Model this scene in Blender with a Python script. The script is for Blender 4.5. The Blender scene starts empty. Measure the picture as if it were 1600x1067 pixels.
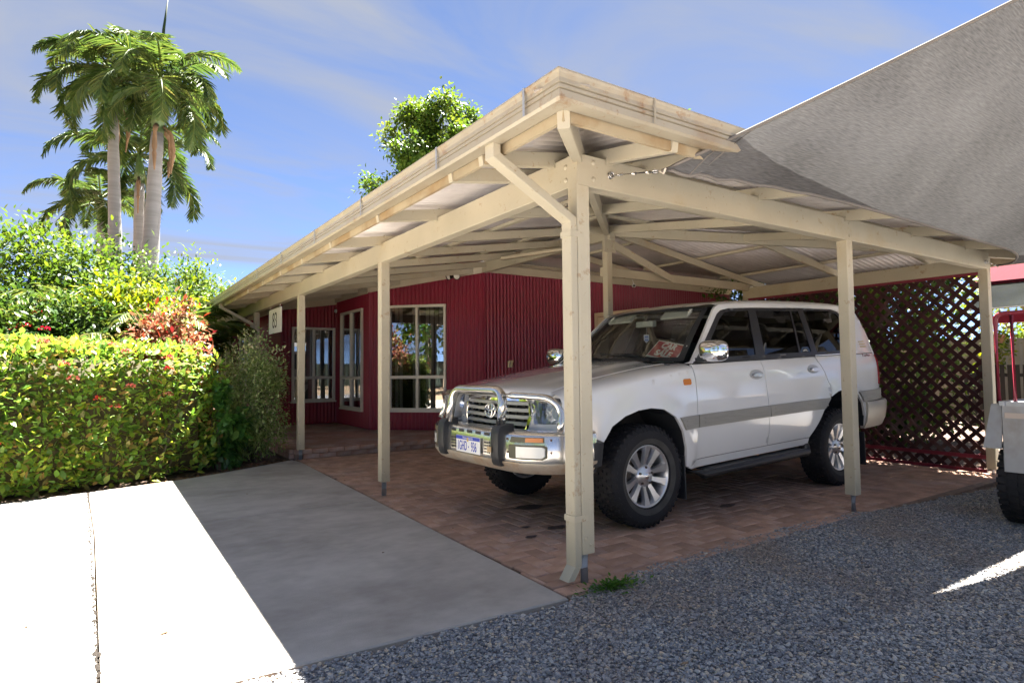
import bpy, bmesh, math, random
import numpy as np
from mathutils import Vector, Matrix
from mathutils.geometry import delaunay_2d_cdt

random.seed(7); RNG = np.random.default_rng(7)
S = bpy.context.scene
COL = S.collection
R = math.radians

# ------------------------------------------------------------------ camera
cam = bpy.data.cameras.new('camera'); camo = bpy.data.objects.new('camera', cam); COL.objects.link(camo)
cam.sensor_width = 36.0; cam.lens = 959.07 / 1600 * 36.0; cam.clip_start = 0.05; cam.clip_end = 2000
YAW, PITCH, ROLL = 0.9805, 0.0453, -0.0105
CAM = Vector((-2.3493, -2.7792, 1.2322))
f_ = Vector((math.cos(PITCH) * math.cos(YAW), math.cos(PITCH) * math.sin(YAW), math.sin(PITCH)))
r0 = Vector((math.sin(YAW), -math.cos(YAW), 0)); u0 = r0.cross(f_)
r_ = r0 * math.cos(ROLL) + u0 * math.sin(ROLL); u_ = -r0 * math.sin(ROLL) + u0 * math.cos(ROLL)
mw = Matrix((r_, u_, -f_)).transposed().to_4x4(); mw.translation = CAM
camo.matrix_world = mw
S.camera = camo

# ------------------------------------------------------------------ light
SUN = Vector((0.381, 0.22, 1.0)).normalized()          # towards the sun
sun = bpy.data.lights.new('sun', 'SUN'); sun.energy = 5.0; sun.angle = R(0.5); sun.color = (1.0, 0.95, 0.86)
suno = bpy.data.objects.new('sun', sun); COL.objects.link(suno)
suno.rotation_euler = SUN.to_track_quat('Z', 'Y').to_euler()
W = bpy.data.worlds.new('World'); S.world = W; W.use_nodes = True
nt = W.node_tree; nt.nodes.clear()
wo = nt.nodes.new('ShaderNodeOutputWorld'); bg = nt.nodes.new('ShaderNodeBackground')
sky = nt.nodes.new('ShaderNodeTexSky'); sky.sky_type = 'NISHITA'; sky.sun_disc = False
sky.sun_elevation = math.asin(SUN.z); sky.sun_rotation = math.atan2(SUN.x, SUN.y)
sky.altitude = 3000; sky.air_density = 0.34; sky.dust_density = 0.1; sky.ozone_density = 4.0
# thin high cloud: streaks of noise laid over a flat cloud layer (direction divided by its height)
tc = nt.nodes.new('ShaderNodeTexCoord'); sep = nt.nodes.new('ShaderNodeSeparateXYZ'); nt.links.new(tc.outputs['Generated'], sep.inputs[0])
zz = nt.nodes.new('ShaderNodeMath'); zz.operation = 'MAXIMUM'; zz.inputs[1].default_value = 0.03; nt.links.new(sep.outputs['Z'], zz.inputs[0])
za = nt.nodes.new('ShaderNodeMath'); za.operation = 'ADD'; za.inputs[1].default_value = 0.12; nt.links.new(zz.outputs[0], za.inputs[0])
dx = nt.nodes.new('ShaderNodeMath'); dx.operation = 'DIVIDE'; nt.links.new(sep.outputs['X'], dx.inputs[0]); nt.links.new(za.outputs[0], dx.inputs[1])
dy = nt.nodes.new('ShaderNodeMath'); dy.operation = 'DIVIDE'; nt.links.new(sep.outputs['Y'], dy.inputs[0]); nt.links.new(za.outputs[0], dy.inputs[1])
cmb = nt.nodes.new('ShaderNodeCombineXYZ'); nt.links.new(dx.outputs[0], cmb.inputs[0]); nt.links.new(dy.outputs[0], cmb.inputs[1])
mp = nt.nodes.new('ShaderNodeMapping'); mp.inputs['Rotation'].default_value = (0, 0, R(35)); mp.inputs['Scale'].default_value = (0.7, 1.7, 1); mp.inputs['Location'].default_value = (0.4, 0.9, 0)
nt.links.new(cmb.outputs[0], mp.inputs['Vector'])
n1 = nt.nodes.new('ShaderNodeTexNoise'); n1.inputs['Scale'].default_value = 1.1; n1.inputs['Detail'].default_value = 8; n1.inputs['Roughness'].default_value = 0.55; n1.inputs['Distortion'].default_value = 0.7
nt.links.new(mp.outputs[0], n1.inputs['Vector'])
cr = nt.nodes.new('ShaderNodeValToRGB'); cr.color_ramp.elements[0].position = 0.40; cr.color_ramp.elements[0].color = (0.22, 0.22, 0.22, 1); cr.color_ramp.elements[1].position = 0.68; cr.color_ramp.elements[1].color = (1, 1, 1, 1)
nt.links.new(n1.outputs[0], cr.inputs[0])
mx = nt.nodes.new('ShaderNodeMix'); mx.data_type = 'RGBA'; nt.links.new(cr.outputs[0], mx.inputs[0]); nt.links.new(sky.outputs[0], mx.inputs[6]); mx.inputs[7].default_value = (0.92, 1.0, 1.20, 1)
nt.links.new(mx.outputs[2], bg.inputs[0]); bg.inputs[1].default_value = 0.05
nt.links.new(bg.outputs[0], wo.inputs[0])
S.view_settings.view_transform = 'Standard'; S.view_settings.look = 'None'; S.view_settings.gamma = 1.0; S.view_settings.exposure = 3.45
S.view_settings.use_curve_mapping = False
S.render.engine = 'CYCLES'; S.cycles.use_denoising = True; S.cycles.max_bounces = 10; S.cycles.diffuse_bounces = 6; S.cycles.transparent_max_bounces = 12
S.cycles.sample_clamp_indirect = 8.0

# ------------------------------------------------------------------ materials
MATS = {}
def mat(name, col, rough=0.6, metal=0.0, spec=0.5, var=0.0, vscale=3.0, bump=0.0, bscale=40.0, col2=None, c2scale=2.0, c2lo=0.45, c2hi=0.6, objvar=0.0, coat=0.0, detail=6.0, stretch=None, speck=None):
    if name in MATS: return MATS[name]
    m = bpy.data.materials.new(name); m.use_nodes = True; MATS[name] = m
    t = m.node_tree; b = t.nodes['Principled BSDF']; L = t.links.new
    b.inputs['Roughness'].default_value = rough; b.inputs['Metallic'].default_value = metal
    b.inputs['Specular IOR Level'].default_value = spec; b.inputs['Coat Weight'].default_value = coat; b.inputs['Coat Roughness'].default_value = 0.05
    co = t.nodes.new('ShaderNodeTexCoord')
    src = co.outputs['Object']
    if stretch:
        mp = t.nodes.new('ShaderNodeMapping'); mp.inputs['Scale'].default_value = stretch; L(src, mp.inputs['Vector']); src = mp.outputs[0]
    base = t.nodes.new('ShaderNodeRGB'); base.outputs[0].default_value = (*col, 1); out = base.outputs[0]
    if col2:
        n = t.nodes.new('ShaderNodeTexNoise'); n.inputs['Scale'].default_value = c2scale; n.inputs['Detail'].default_value = 8; n.inputs['Roughness'].default_value = 0.65; L(src, n.inputs['Vector'])
        rp = t.nodes.new('ShaderNodeValToRGB'); rp.color_ramp.elements[0].position = c2lo; rp.color_ramp.elements[1].position = c2hi; L(n.outputs[0], rp.inputs[0])
        mx = t.nodes.new('ShaderNodeMix'); mx.data_type = 'RGBA'; L(rp.outputs[0], mx.inputs[0]); L(out, mx.inputs[6]); mx.inputs[7].default_value = (*col2, 1); out = mx.outputs[2]
    if speck:                      # speck = (colour, scale, threshold): chips, rust and grime with hard edges
        for q_, sc_ in ((0, 1.0), (7.7, .23)):
            mp2 = t.nodes.new('ShaderNodeMapping'); mp2.inputs['Location'].default_value = (q_, q_ * 2, 0); L(co.outputs['Object'], mp2.inputs['Vector'])
            n = t.nodes.new('ShaderNodeTexNoise'); n.inputs['Scale'].default_value = speck[1] * sc_; n.inputs['Detail'].default_value = 5; n.inputs['Roughness'].default_value = .7; L(mp2.outputs[0], n.inputs['Vector'])
            rp = t.nodes.new('ShaderNodeValToRGB'); rp.color_ramp.elements[0].position = speck[2]; rp.color_ramp.elements[1].position = speck[2] + .09; rp.color_ramp.elements[1].color = (.75, .75, .75, 1); L(n.outputs[0], rp.inputs[0])
            mx = t.nodes.new('ShaderNodeMix'); mx.data_type = 'RGBA'; L(rp.outputs[0], mx.inputs[0]); L(out, mx.inputs[6]); mx.inputs[7].default_value = (*speck[0], 1); out = mx.outputs[2]
    if var or objvar:
        hs = t.nodes.new('ShaderNodeHueSaturation'); L(out, hs.inputs['Color']); out = hs.outputs[0]
        val = None
        if var:
            n = t.nodes.new('ShaderNodeTexNoise'); n.inputs['Scale'].default_value = vscale; n.inputs['Detail'].default_value = detail; L(src, n.inputs['Vector'])
            mr = t.nodes.new('ShaderNodeMapRange'); mr.inputs[1].default_value = 0.25; mr.inputs[2].default_value = 0.75; mr.inputs[3].default_value = 1 - var; mr.inputs[4].default_value = 1 + var; L(n.outputs[0], mr.inputs[0]); val = mr.outputs[0]
        if objvar:
            oi = t.nodes.new('ShaderNodeObjectInfo'); mr = t.nodes.new('ShaderNodeMapRange'); mr.inputs[3].default_value = 1 - objvar; mr.inputs[4].default_value = 1 + objvar; L(oi.outputs['Random'], mr.inputs[0])
            if val is not None:
                mu = t.nodes.new('ShaderNodeMath'); mu.operation = 'MULTIPLY'; L(val, mu.inputs[0]); L(mr.outputs[0], mu.inputs[1]); val = mu.outputs[0]
            else: val = mr.outputs[0]
        L(val, hs.inputs['Value'])
    L(out, b.inputs['Base Color'])
    if bump:
        n = t.nodes.new('ShaderNodeTexNoise'); n.inputs['Scale'].default_value = bscale; n.inputs['Detail'].default_value = 8; L(src, n.inputs['Vector'])
        bp = t.nodes.new('ShaderNodeBump'); bp.inputs['Strength'].default_value = bump; bp.inputs['Distance'].default_value = 0.01; L(n.outputs[0], bp.inputs['Height']); L(bp.outputs[0], b.inputs['Normal'])
    return m
def glassmat(name, tint, refl=0.12, rough=0.0, ior=1.5, top=1.0):
    if name in MATS: return MATS[name]
    m = bpy.data.materials.new(name); m.use_nodes = True; MATS[name] = m
    t = m.node_tree; t.nodes.clear(); L = t.links.new
    o = t.nodes.new('ShaderNodeOutputMaterial'); mix = t.nodes.new('ShaderNodeMixShader'); tr = t.nodes.new('ShaderNodeBsdfTransparent'); gl = t.nodes.new('ShaderNodeBsdfGlossy')
    tr.inputs[0].default_value = (*tint, 1); gl.inputs['Roughness'].default_value = rough; gl.inputs[0].default_value = (0.95, 0.97, 1, 1)
    fr = t.nodes.new('ShaderNodeFresnel'); fr.inputs[0].default_value = ior
    mr = t.nodes.new('ShaderNodeMapRange'); mr.inputs[1].default_value = ((ior - 1) / (ior + 1)) ** 2; mr.inputs[2].default_value = 1.0; mr.inputs[3].default_value = refl; mr.inputs[4].default_value = top; L(fr.outputs[0], mr.inputs[0])
    L(mr.outputs[0], mix.inputs[0]); L(tr.outputs[0], mix.inputs[1]); L(gl.outputs[0], mix.inputs[2]); L(mix.outputs[0], o.inputs[0])
    return m
def leafmat(name, cols, trans=0.35, rough=0.45, spec=0.22):
    """leaf colours spread over a per-leaf attribute 'tint'"""
    if name in MATS: return MATS[name]
    m = bpy.data.materials.new(name); m.use_nodes = True; MATS[name] = m
    t = m.node_tree; b = t.nodes['Principled BSDF']; L = t.links.new; o = t.nodes['Material Output']
    at = t.nodes.new('ShaderNodeAttribute'); at.attribute_name = 'tint'
    rp = t.nodes.new('ShaderNodeValToRGB'); e = rp.color_ramp.elements
    n = len(cols)
    e[0].position = 0; e[0].color = (*cols[0], 1); e[1].position = 1; e[1].color = (*cols[-1], 1)
    for i in range(1, n - 1):
        k = e.new(i / (n - 1)); k.color = (*cols[i], 1)
    L(at.outputs['Fac'], rp.inputs[0]); L(rp.outputs[0], b.inputs['Base Color'])
    b.inputs['Roughness'].default_value = rough; b.inputs['Specular IOR Level'].default_value = spec
    ts = t.nodes.new('ShaderNodeBsdfTranslucent'); hs = t.nodes.new('ShaderNodeHueSaturation'); hs.inputs['Hue'].default_value = 0.48; hs.inputs['Saturation'].default_value = 1.1; hs.inputs['Value'].default_value = 1.5
    L(rp.outputs[0], hs.inputs['Color']); L(hs.outputs[0], ts.inputs[0])
    mix = t.nodes.new('ShaderNodeMixShader'); mix.inputs[0].default_value = trans; L(b.outputs[0], mix.inputs[1]); L(ts.outputs[0], mix.inputs[2]); L(mix.outputs[0], o.inputs[0])
    return m

# ------------------------------------------------------------------ object helpers
def tag(o, label=None, cat=None, group=None, kind=None):
    if label: o['label'] = label
    if cat: o['category'] = cat
    if group: o['group'] = group
    if kind: o['kind'] = kind
    return o
def link(o, parent=None):
    COL.objects.link(o)
    if parent is not None: o.parent = parent
    return o
def thing(name, label, cat, loc=(0, 0, 0), rz=0.0, group=None):
    o = bpy.data.objects.new(name, None); o.location = loc; o.rotation_euler = (0, 0, rz); o.empty_display_size = 0.2
    link(o); return tag(o, label, cat, group)
def mesh(name, vs, fs, m, parent=None, smooth=False, angle=None):
    me = bpy.data.meshes.new(name); me.from_pydata([tuple(v) for v in vs], [], [tuple(f) for f in fs])
    if m: me.materials.append(m)
    if smooth: me.polygons.foreach_set('use_smooth', [True] * len(me.polygons))
    if angle is not None: me.set_sharp_from_angle(angle=R(angle))
    me.update()
    return link(bpy.data.objects.new(name, me), parent)
class MB:
    def __init__(s): s.v = []; s.f = []
    def add(s, vs, fs):
        n = len(s.v); s.v += [tuple(v) for v in vs]; s.f += [tuple(i + n for i in f) for f in fs]; return s
    def build(s, name, m, parent=None, smooth=False, angle=None): return mesh(name, s.v, s.f, m, parent, smooth, angle)
def frame_of(d, up=(0, 0, 1)):
    d = Vector(d).normalized(); up = Vector(up)
    if abs(d.dot(up)) > 0.98: up = Vector((0, 1, 0)) if abs(d.y) < 0.9 else Vector((1, 0, 0))
    sx = d.cross(up).normalized(); uy = sx.cross(d).normalized()
    return d, sx, uy
def prism(p0, p1, prof, up=(0, 0, 1), caps=True):
    """profile (side, up) swept straight from p0 to p1"""
    p0 = Vector(p0); p1 = Vector(p1); d, sx, uy = frame_of(p1 - p0, up); n = len(prof)
    vs = [p0 + sx * a + uy * b for a, b in prof] + [p1 + sx * a + uy * b for a, b in prof]
    fs = [(i, (i + 1) % n, n + (i + 1) % n, n + i) for i in range(n)]
    if caps: fs += [tuple(range(n))[::-1], tuple(range(n, 2 * n))]
    return vs, fs
def rect(w, h, c=0.004):
    a, b = w / 2, h / 2
    return [(-a + c, -b), (a - c, -b), (a, -b + c), (a, b - c), (a - c, b), (-a + c, b), (-a, b - c), (-a, -b + c)]
def beam(p0, p1, w, h, up=(0, 0, 1), c=0.004): return prism(p0, p1, rect(w, h, c), up)
def box(x0, x1, y0, y1, z0, z1, c=0.004):
    return beam(((x0 + x1) / 2, (y0 + y1) / 2, z0), ((x0 + x1) / 2, (y0 + y1) / 2, z1), x1 - x0, y1 - y0, up=(0, 1, 0), c=c)
def tube(pts, r, n=10, closed=False, caps=True):
    pts = [Vector(p) for p in pts]; m = len(pts); vs = []; fs = []
    rs = r if isinstance(r, (list, tuple)) else [r] * m
    prev = None
    for i, p in enumerate(pts):
        a = pts[(i - 1) % m] if (closed or i > 0) else p; b = pts[(i + 1) % m] if (closed or i < m - 1) else p
        d = (b - a).normalized()
        if prev is None:
            _, sx, uy = frame_of(d)
        else:
            sx = (prev - d * prev.dot(d)).normalized(); uy = d.cross(sx)
        prev = sx
        for k in range(n):
            t = 2 * math.pi * k / n; vs.append(p + (sx * math.cos(t) + uy * math.sin(t)) * rs[i])
    for i in range(m if closed else m - 1):
        for k in range(n):
            a = i * n + k; b = i * n + (k + 1) % n; j = ((i + 1) % m) * n
            fs.append((a, b, j + (k + 1) % n, j + k))
    if caps and not closed: fs += [tuple(range(n))[::-1], tuple(range((m - 1) * n, m * n))]
    return vs, fs
def lathe(prof, n=32, axis='y', c=(0, 0, 0), closed=False):
    """prof: (radius, along axis)"""
    vs = []; fs = []; m = len(prof); c = Vector(c)
    for k in range(n):
        t = 2 * math.pi * k / n; cs, sn = math.cos(t), math.sin(t)
        for r, h in prof:
            v = {'y': (r * cs, h, r * sn), 'x': (h, r * cs, r * sn), 'z': (r * cs, r * sn, h)}[axis]
            vs.append(c + Vector(v))
    for k in range(n):
        k2 = (k + 1) % n
        for i in range(m if closed else m - 1):
            j = (i + 1) % m
            fs.append((k * m + i, k * m + j, k2 * m + j, k2 * m + i))
    return vs, fs
def fillet(pts, rad, n=5):
    """round the inner corners of a polyline"""
    pts = [Vector(p) for p in pts]; out = [pts[0]]
    for i in range(1, len(pts) - 1):
        p = pts[i]; a = pts[i - 1] - p; b = pts[i + 1] - p; r = min(rad, a.length * .49, b.length * .49)
        A = p + a.normalized() * r; B = p + b.normalized() * r
        for k in range(n + 1):
            t = k / n; out.append(A * (1 - t) ** 2 + p * 2 * t * (1 - t) + B * t * t)
    out.append(pts[-1]); return out
def text_mesh(name, body, size, m, parent, M, ext=0.001, sx=1.0, align='CENTER', bold=0.0):
    cu = bpy.data.curves.new('txt', 'FONT'); cu.body = body; cu.size = size; cu.align_x = align; cu.align_y = 'CENTER'; cu.extrude = ext; cu.offset = bold
    t = bpy.data.objects.new('txt', cu); COL.objects.link(t)
    bpy.context.view_layer.update()
    me = bpy.data.meshes.new_from_object(t.evaluated_get(bpy.context.evaluated_depsgraph_get()))
    bpy.data.objects.remove(t); bpy.data.curves.remove(cu)
    me.transform(M @ Matrix.Diagonal((sx, 1, 1, 1))); me.materials.clear(); me.materials.append(m); me.name = name
    return link(bpy.data.objects.new(name, me), parent)
def basis(o, x, y):
    """matrix whose local x,y run along the given world axes, at o"""
    x = Vector(x).normalized(); y = Vector(y).normalized(); z = x.cross(y)
    M = Matrix((x, y, z)).transposed().to_4x4(); M.translation = Vector(o); return M
def inpoly(x, y, poly):
    c = False; n = len(poly); j = n - 1
    for i in range(n):
        xi, yi = poly[i]; xj, yj = poly[j]
        if (yi > y) != (yj > y) and x < (xj - xi) * (y - yi) / (yj - yi) + xi: c = not c
        j = i
    return c
def resample(poly, step):
    out = []
    for i in range(len(poly)):
        a = poly[i]; b = poly[(i + 1) % len(poly)]; d = math.hypot(b[0] - a[0], b[1] - a[1]); n = max(1, int(math.ceil(d / step)))
        for k in range(n): out.append((a[0] + (b[0] - a[0]) * k / n, a[1] + (b[1] - a[1]) * k / n))
    return out
def panel(outer, holes, fn, step=0.05, rim=None):
    """flat outline with holes -> fine triangles laid on the surface fn(u,v); rim(u,v): the inner edge of the sheet"""
    loops = [resample(outer, step)] + [resample(h, step) for h in holes]
    P = []; E = []
    for lp in loops:
        n0 = len(P); P += lp; E += [(n0 + i, n0 + (i + 1) % len(lp)) for i in range(len(lp))]
    us = [p[0] for p in outer]; vs_ = [p[1] for p in outer]
    nb = len(P)
    bx = np.array(P)
    u = min(us) + step * .5
    while u < max(us):
        v = min(vs_) + step * .5
        while v < max(vs_):
            if inpoly(u, v, loops[0]) and not any(inpoly(u, v, h) for h in loops[1:]):
                if np.min((bx[:, 0] - u) ** 2 + (bx[:, 1] - v) ** 2) > (step * .45) ** 2: P.append((u, v))
            v += step
        u += step
    r = delaunay_2d_cdt([Vector(p) for p in P], E, [], 0, 1e-6)
    V2 = r[0]; F = []
    for f in r[2]:
        cx = sum(V2[i].x for i in f) / len(f); cy = sum(V2[i].y for i in f) / len(f)
        if inpoly(cx, cy, loops[0]) and not any(inpoly(cx, cy, h) for h in loops[1:]): F.append(tuple(f))
    vs = [fn(v.x, v.y) for v in V2]
    if rim:
        for lp in loops:
            n0 = len(vs); m = len(lp)
            for a, b in lp: vs.append(fn(a, b))
            for a, b in lp: vs.append(rim(a, b))
            F += [(n0 + i, n0 + (i + 1) % m, n0 + m + (i + 1) % m, n0 + m + i) for i in range(m)]
    return vs, F
def cloud(name, tmpl_v, tmpl_f, M, tint, m, parent=None, smooth=False):
    """many copies of a small template: M is (n,3,4)"""
    tv = np.array(tmpl_v); n = len(M); k = len(tv)
    V = np.einsum('nij,kj->nki', M[:, :, :3], tv) + M[:, None, :, 3]
    V = V.reshape(-1, 3)
    lens = [len(f) for f in tmpl_f]; flat = np.concatenate([np.array(f) for f in tmpl_f])
    LI = (flat[None, :] + (np.arange(n) * k)[:, None]).reshape(-1)
    me = bpy.data.meshes.new(name); me.vertices.add(len(V)); me.vertices.foreach_set('co', V.astype(np.float32).reshape(-1))
    me.loops.add(len(LI)); me.loops.foreach_set('vertex_index', LI.astype(np.int32))
    tot = np.tile(np.array(lens), n); st = np.concatenate([[0], np.cumsum(tot)[:-1]])
    me.polygons.add(len(tot)); me.polygons.foreach_set('loop_start', st.astype(np.int32)); me.polygons.foreach_set('loop_total', tot.astype(np.int32))
    me.update(calc_edges=True); me.validate()
    if smooth: me.polygons.foreach_set('use_smooth', np.ones(len(tot), bool))
    at = me.attributes.new('tint', 'FLOAT', 'POINT'); at.data.foreach_set('value', np.repeat(np.asarray(tint, np.float32), k))
    me.materials.append(m)
    return link(bpy.data.objects.new(name, me), parent)
def orient(P, D, N, size, wid=None, roll=None):
    """matrices: local x = D (leaf axis), local z ~ N, scaled"""
    D = D / np.linalg.norm(D, axis=1, keepdims=True)
    Yv = np.cross(N, D); l = np.linalg.norm(Yv, axis=1, keepdims=True); Yv = Yv / np.maximum(l, 1e-6)
    Z = np.cross(D, Yv)
    size = np.asarray(size).reshape(-1, 1); wid = size if wid is None else np.asarray(wid).reshape(-1, 1)
    return np.stack([D * size, Yv * wid, Z * size, P], axis=2)
LEAF_V = [(0, 0, 0), (.22, .17, .035), (.22, -.17, .035), (.58, .22, .03), (.58, -.22, .03), (1, 0, -.08), (.22, 0, 0), (.58, 0, -.02)]
LEAF_F = [(0, 6, 1), (0, 2, 6), (6, 7, 3, 1), (6, 2, 4, 7), (7, 5, 3), (7, 4, 5)]
# ------------------------------------------------------------------ palette
CREAM = mat('cream_paint', (0.43, 0.39, 0.295), 0.5, var=0.12, vscale=1.7, col2=(0.38, 0.28, 0.145), c2scale=1.6, c2lo=0.55, c2hi=0.85, bump=0.12, bscale=45, objvar=0.07, speck=((0.24, 0.14, 0.06), 26, .625))
GUTTERM = mat('gutter_paint', (0.32, 0.285, 0.215), 0.38, var=0.10, vscale=3, col2=(0.25, 0.155, 0.075), c2scale=2.2, c2lo=0.52, c2hi=0.85, speck=((0.22, 0.11, 0.04), 22, .61))
TRIM = mat('pale_trim_paint', (0.48, 0.42, 0.31), 0.5, var=0.08)
MAROON = mat('maroon_steel', (0.225, 0.012, 0.037), 0.40, var=0.14, vscale=0.8, objvar=0.03)
ZINC = mat('zincalume', (0.66, 0.62, 0.60), 0.42, metal=0.45, var=0.10, vscale=1.5, col2=(0.52, 0.48, 0.46), c2scale=0.9)
GALV = mat('galvanised', (0.40, 0.42, 0.45), 0.5, metal=0.6, var=0.15, vscale=9)
ALU = mat('window_aluminium', (0.62, 0.60, 0.53), 0.35, var=0.04)
STEEL = mat('stainless', (0.6, 0.6, 0.6), 0.22, metal=1.0)
BLACK = mat('black_plastic', (0.012, 0.012, 0.013), 0.45, var=0.2)
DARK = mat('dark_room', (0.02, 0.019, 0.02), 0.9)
WGLASS = glassmat('window_glass', (0.55, 0.56, 0.56), 0.30)

# ------------------------------------------------------------------ ground
SOIL = mat('red_soil', (0.32, 0.21, 0.14), 0.95, var=0.25, vscale=0.7, bump=0.5, bscale=25, col2=(0.20, 0.17, 0.09), c2scale=0.25)
g = 900
tag(mesh('ground', [(-g, -g, -.06), (g, -g, -.06), (g, g, -.06), (-g, g, -.06)], [(0, 1, 2, 3)], SOIL), kind='structure')

# concrete driveway: four slabs with open joints
CONC = mat('concrete', (0.49, 0.45, 0.405), 0.85, var=0.09, vscale=7, bump=0.3, bscale=160, col2=(0.35, 0.312, 0.275), c2scale=1.0, c2lo=0.40, c2hi=0.62, objvar=0.03, detail=12, stretch=(1.0, 1.35, 1), speck=((0.16, 0.13, 0.12), 55, .70))
drive = tag(bpy.data.objects.new('driveway', None), 'plain concrete driveway beside the brick paving', None, kind='structure'); link(drive)
def slab(pts, zt=0.0, th=0.1, c=0.008, gap=0.005, m=CONC, name='slab', par=drive):
    n = len(pts); cx = sum(p[0] for p in pts) / n; cy = sum(p[1] for p in pts) / n
    def ins(d): 
        o = []
        for i in range(n):
            a = Vector(pts[i - 1]); b = Vector(pts[i]); e = Vector(pts[(i + 1) % n])
            d1 = (b - a).normalized(); d2 = (e - b).normalized(); n1 = Vector((-d1.y, d1.x)); n2 = Vector((-d2.y, d2.x)); k = (n1 + n2); k = k / max(0.2, k.dot(n1))
            o.append(b + k * d)
        return o
    A = ins(gap); B = ins(gap + c)
    vs = [(p.x, p.y, zt - th) for p in A] + [(p.x, p.y, zt - c) for p in A] + [(p.x, p.y, zt) for p in B]
    fs = []
    for i in range(n):
        j = (i + 1) % n; fs += [(i, j, n + j, n + i), (n + i, n + j, 2 * n + j, 2 * n + i)]
    fs.append(tuple(range(2 * n, 3 * n)))
    return mesh(name, vs, fs, m, par)
slab([(-2.33, -.04), (-.23, -.15), (-.142, 2.88), (-2.37, 2.95)])
slab([(-2.37, 2.95), (-.142, 2.88), (-.05, 5.82), (-.10, 6.16), (-.55, 5.86), (-1.2, 5.48), (-1.66, 5.27), (-2.44, 5.06)])
slab([(-5.6, .12), (-2.33, -.04), (-2.37, 2.95), (-5.7, 3.05)])
slab([(-5.7, 3.05), (-2.37, 2.95), (-2.44, 5.06), (-3.15, 4.88), (-5.8, 4.25)])
slab([(-9.6, .3), (-5.6, .12), (-5.7, 3.05), (-9.7, 3.1)])
# raw edge of the slab along the garden bed
edge = [(-5.8, 4.25), (-3.15, 4.88), (-2.44, 5.06), (-1.66, 5.27), (-1.2, 5.48), (-.55, 5.86), (-.10, 6.16)]
MULCH = mat('garden_mulch', (0.085, 0.055, 0.04), 0.95, var=0.5, vscale=14, bump=0.9, bscale=60, col2=(0.16, 0.11, 0.08), c2scale=9)
bed = [(x, y - .01) for x, y in edge] + [(-.12, 18), (-6.5, 18), (-7.5, 3.9)]
tag(mesh('garden_bed', [(x, y, -.03) for x, y in bed], [tuple(range(len(bed)))], MULCH), kind='structure')
LITTER_COL = leafmat('dry_leaf', [(0.16, 0.09, 0.05), (0.26, 0.17, 0.10), (0.11, 0.06, 0.035), (0.30, 0.22, 0.14)], 0.1, 0.8)
P = []
for _ in range(700):
    k = random.randrange(len(edge) - 1); t = random.random(); a, b = edge[k], edge[k + 1]
    P.append((a[0] + (b[0] - a[0]) * t + random.uniform(-.05, .05), a[1] + (b[1] - a[1]) * t + abs(random.gauss(0, .17)) + .01, -.022 + random.random() * .02))
P = np.array(P); ang = RNG.uniform(0, 6.28, len(P)); D = np.stack([np.cos(ang), np.sin(ang), RNG.normal(0, .2, len(P))], 1); N = np.stack([RNG.normal(0, .4, len(P)), RNG.normal(0, .4, len(P)), np.ones(len(P))], 1)
tag(cloud('leaf_litter', LEAF_V, LEAF_F, orient(P, D, N, RNG.uniform(.03, .075, len(P))), RNG.random(len(P)), LITTER_COL), 'brown dead leaves lying along the foot of the hedge', 'leaf litter', kind='stuff')
spots = [(-2.05, .62, .055), (-2.75, 3.6, .05), (-2.35, 1.5, .04), (-1.85, 3.3, .035), (-2.95, 2.2, .045), (-1.75, 1.7, .045), (-3.1, 4.4, .06), (-.75, 1.2, .04), (-1.1, 3.9, .04), (-2.62, 1.1, .035)]
for i, (x, y, s) in enumerate(spots):
    a = random.uniform(0, 6.28)
    o = mesh('dead_leaf', [tuple(Vector(v) * s) for v in LEAF_V], LEAF_F, mat('dead_leaf', (0.15, 0.08, 0.035), 0.8, objvar=0.4)); o.location = (x, y, .006); o.rotation_euler = (0, 0, a)
    tag(o, ['dry leaf on the sunlit concrete nearest the camera', 'dry leaf on the far sunlit slab left of the long joint', 'dry leaf lying right beside the long concrete joint', 'small dry leaf near the far end of the sunlit strip', 'dry leaf on the middle of the left sunlit slab', 'dry leaf near the shadow edge on the concrete', 'dry leaf on the concrete close to the hedge foot', 'dry leaf on the shaded concrete near the corner post', 'dry leaf on the shaded concrete towards the verandah', 'dry leaf left of the joint on the near sunlit slab'][i], 'leaf', 'dry leaves on the driveway')
# dirt packed into the long joint
DIRT = mat('joint_dirt', (0.010, 0.006, 0.003), 0.95, var=0.6, vscale=30)
mb = MB()
for i in range(230):
    t = i / 229 + random.uniform(-.004, .004); x = -2.33 - .11 * t + random.gauss(0, .004); y = -.03 + 5.08 * t; r = abs(random.gauss(.002, .0042)) + .0022
    k = 7; n0 = [(x + r * random.uniform(.6, 1.3) * math.cos(q * 2 * math.pi / k), y + 2.4 * r * random.uniform(.6, 1.3) * math.sin(q * 2 * math.pi / k), .002) for q in range(k)] + [(x, y, .006)]
    mb.add(n0, [(q, (q + 1) % k, k) for q in range(k)])
mb.add(*box(-2.42, -2.34, 0, 1, -.03, -.02)); tag(mb.build('joint_dirt', DIRT, drive), kind='stuff')

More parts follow.
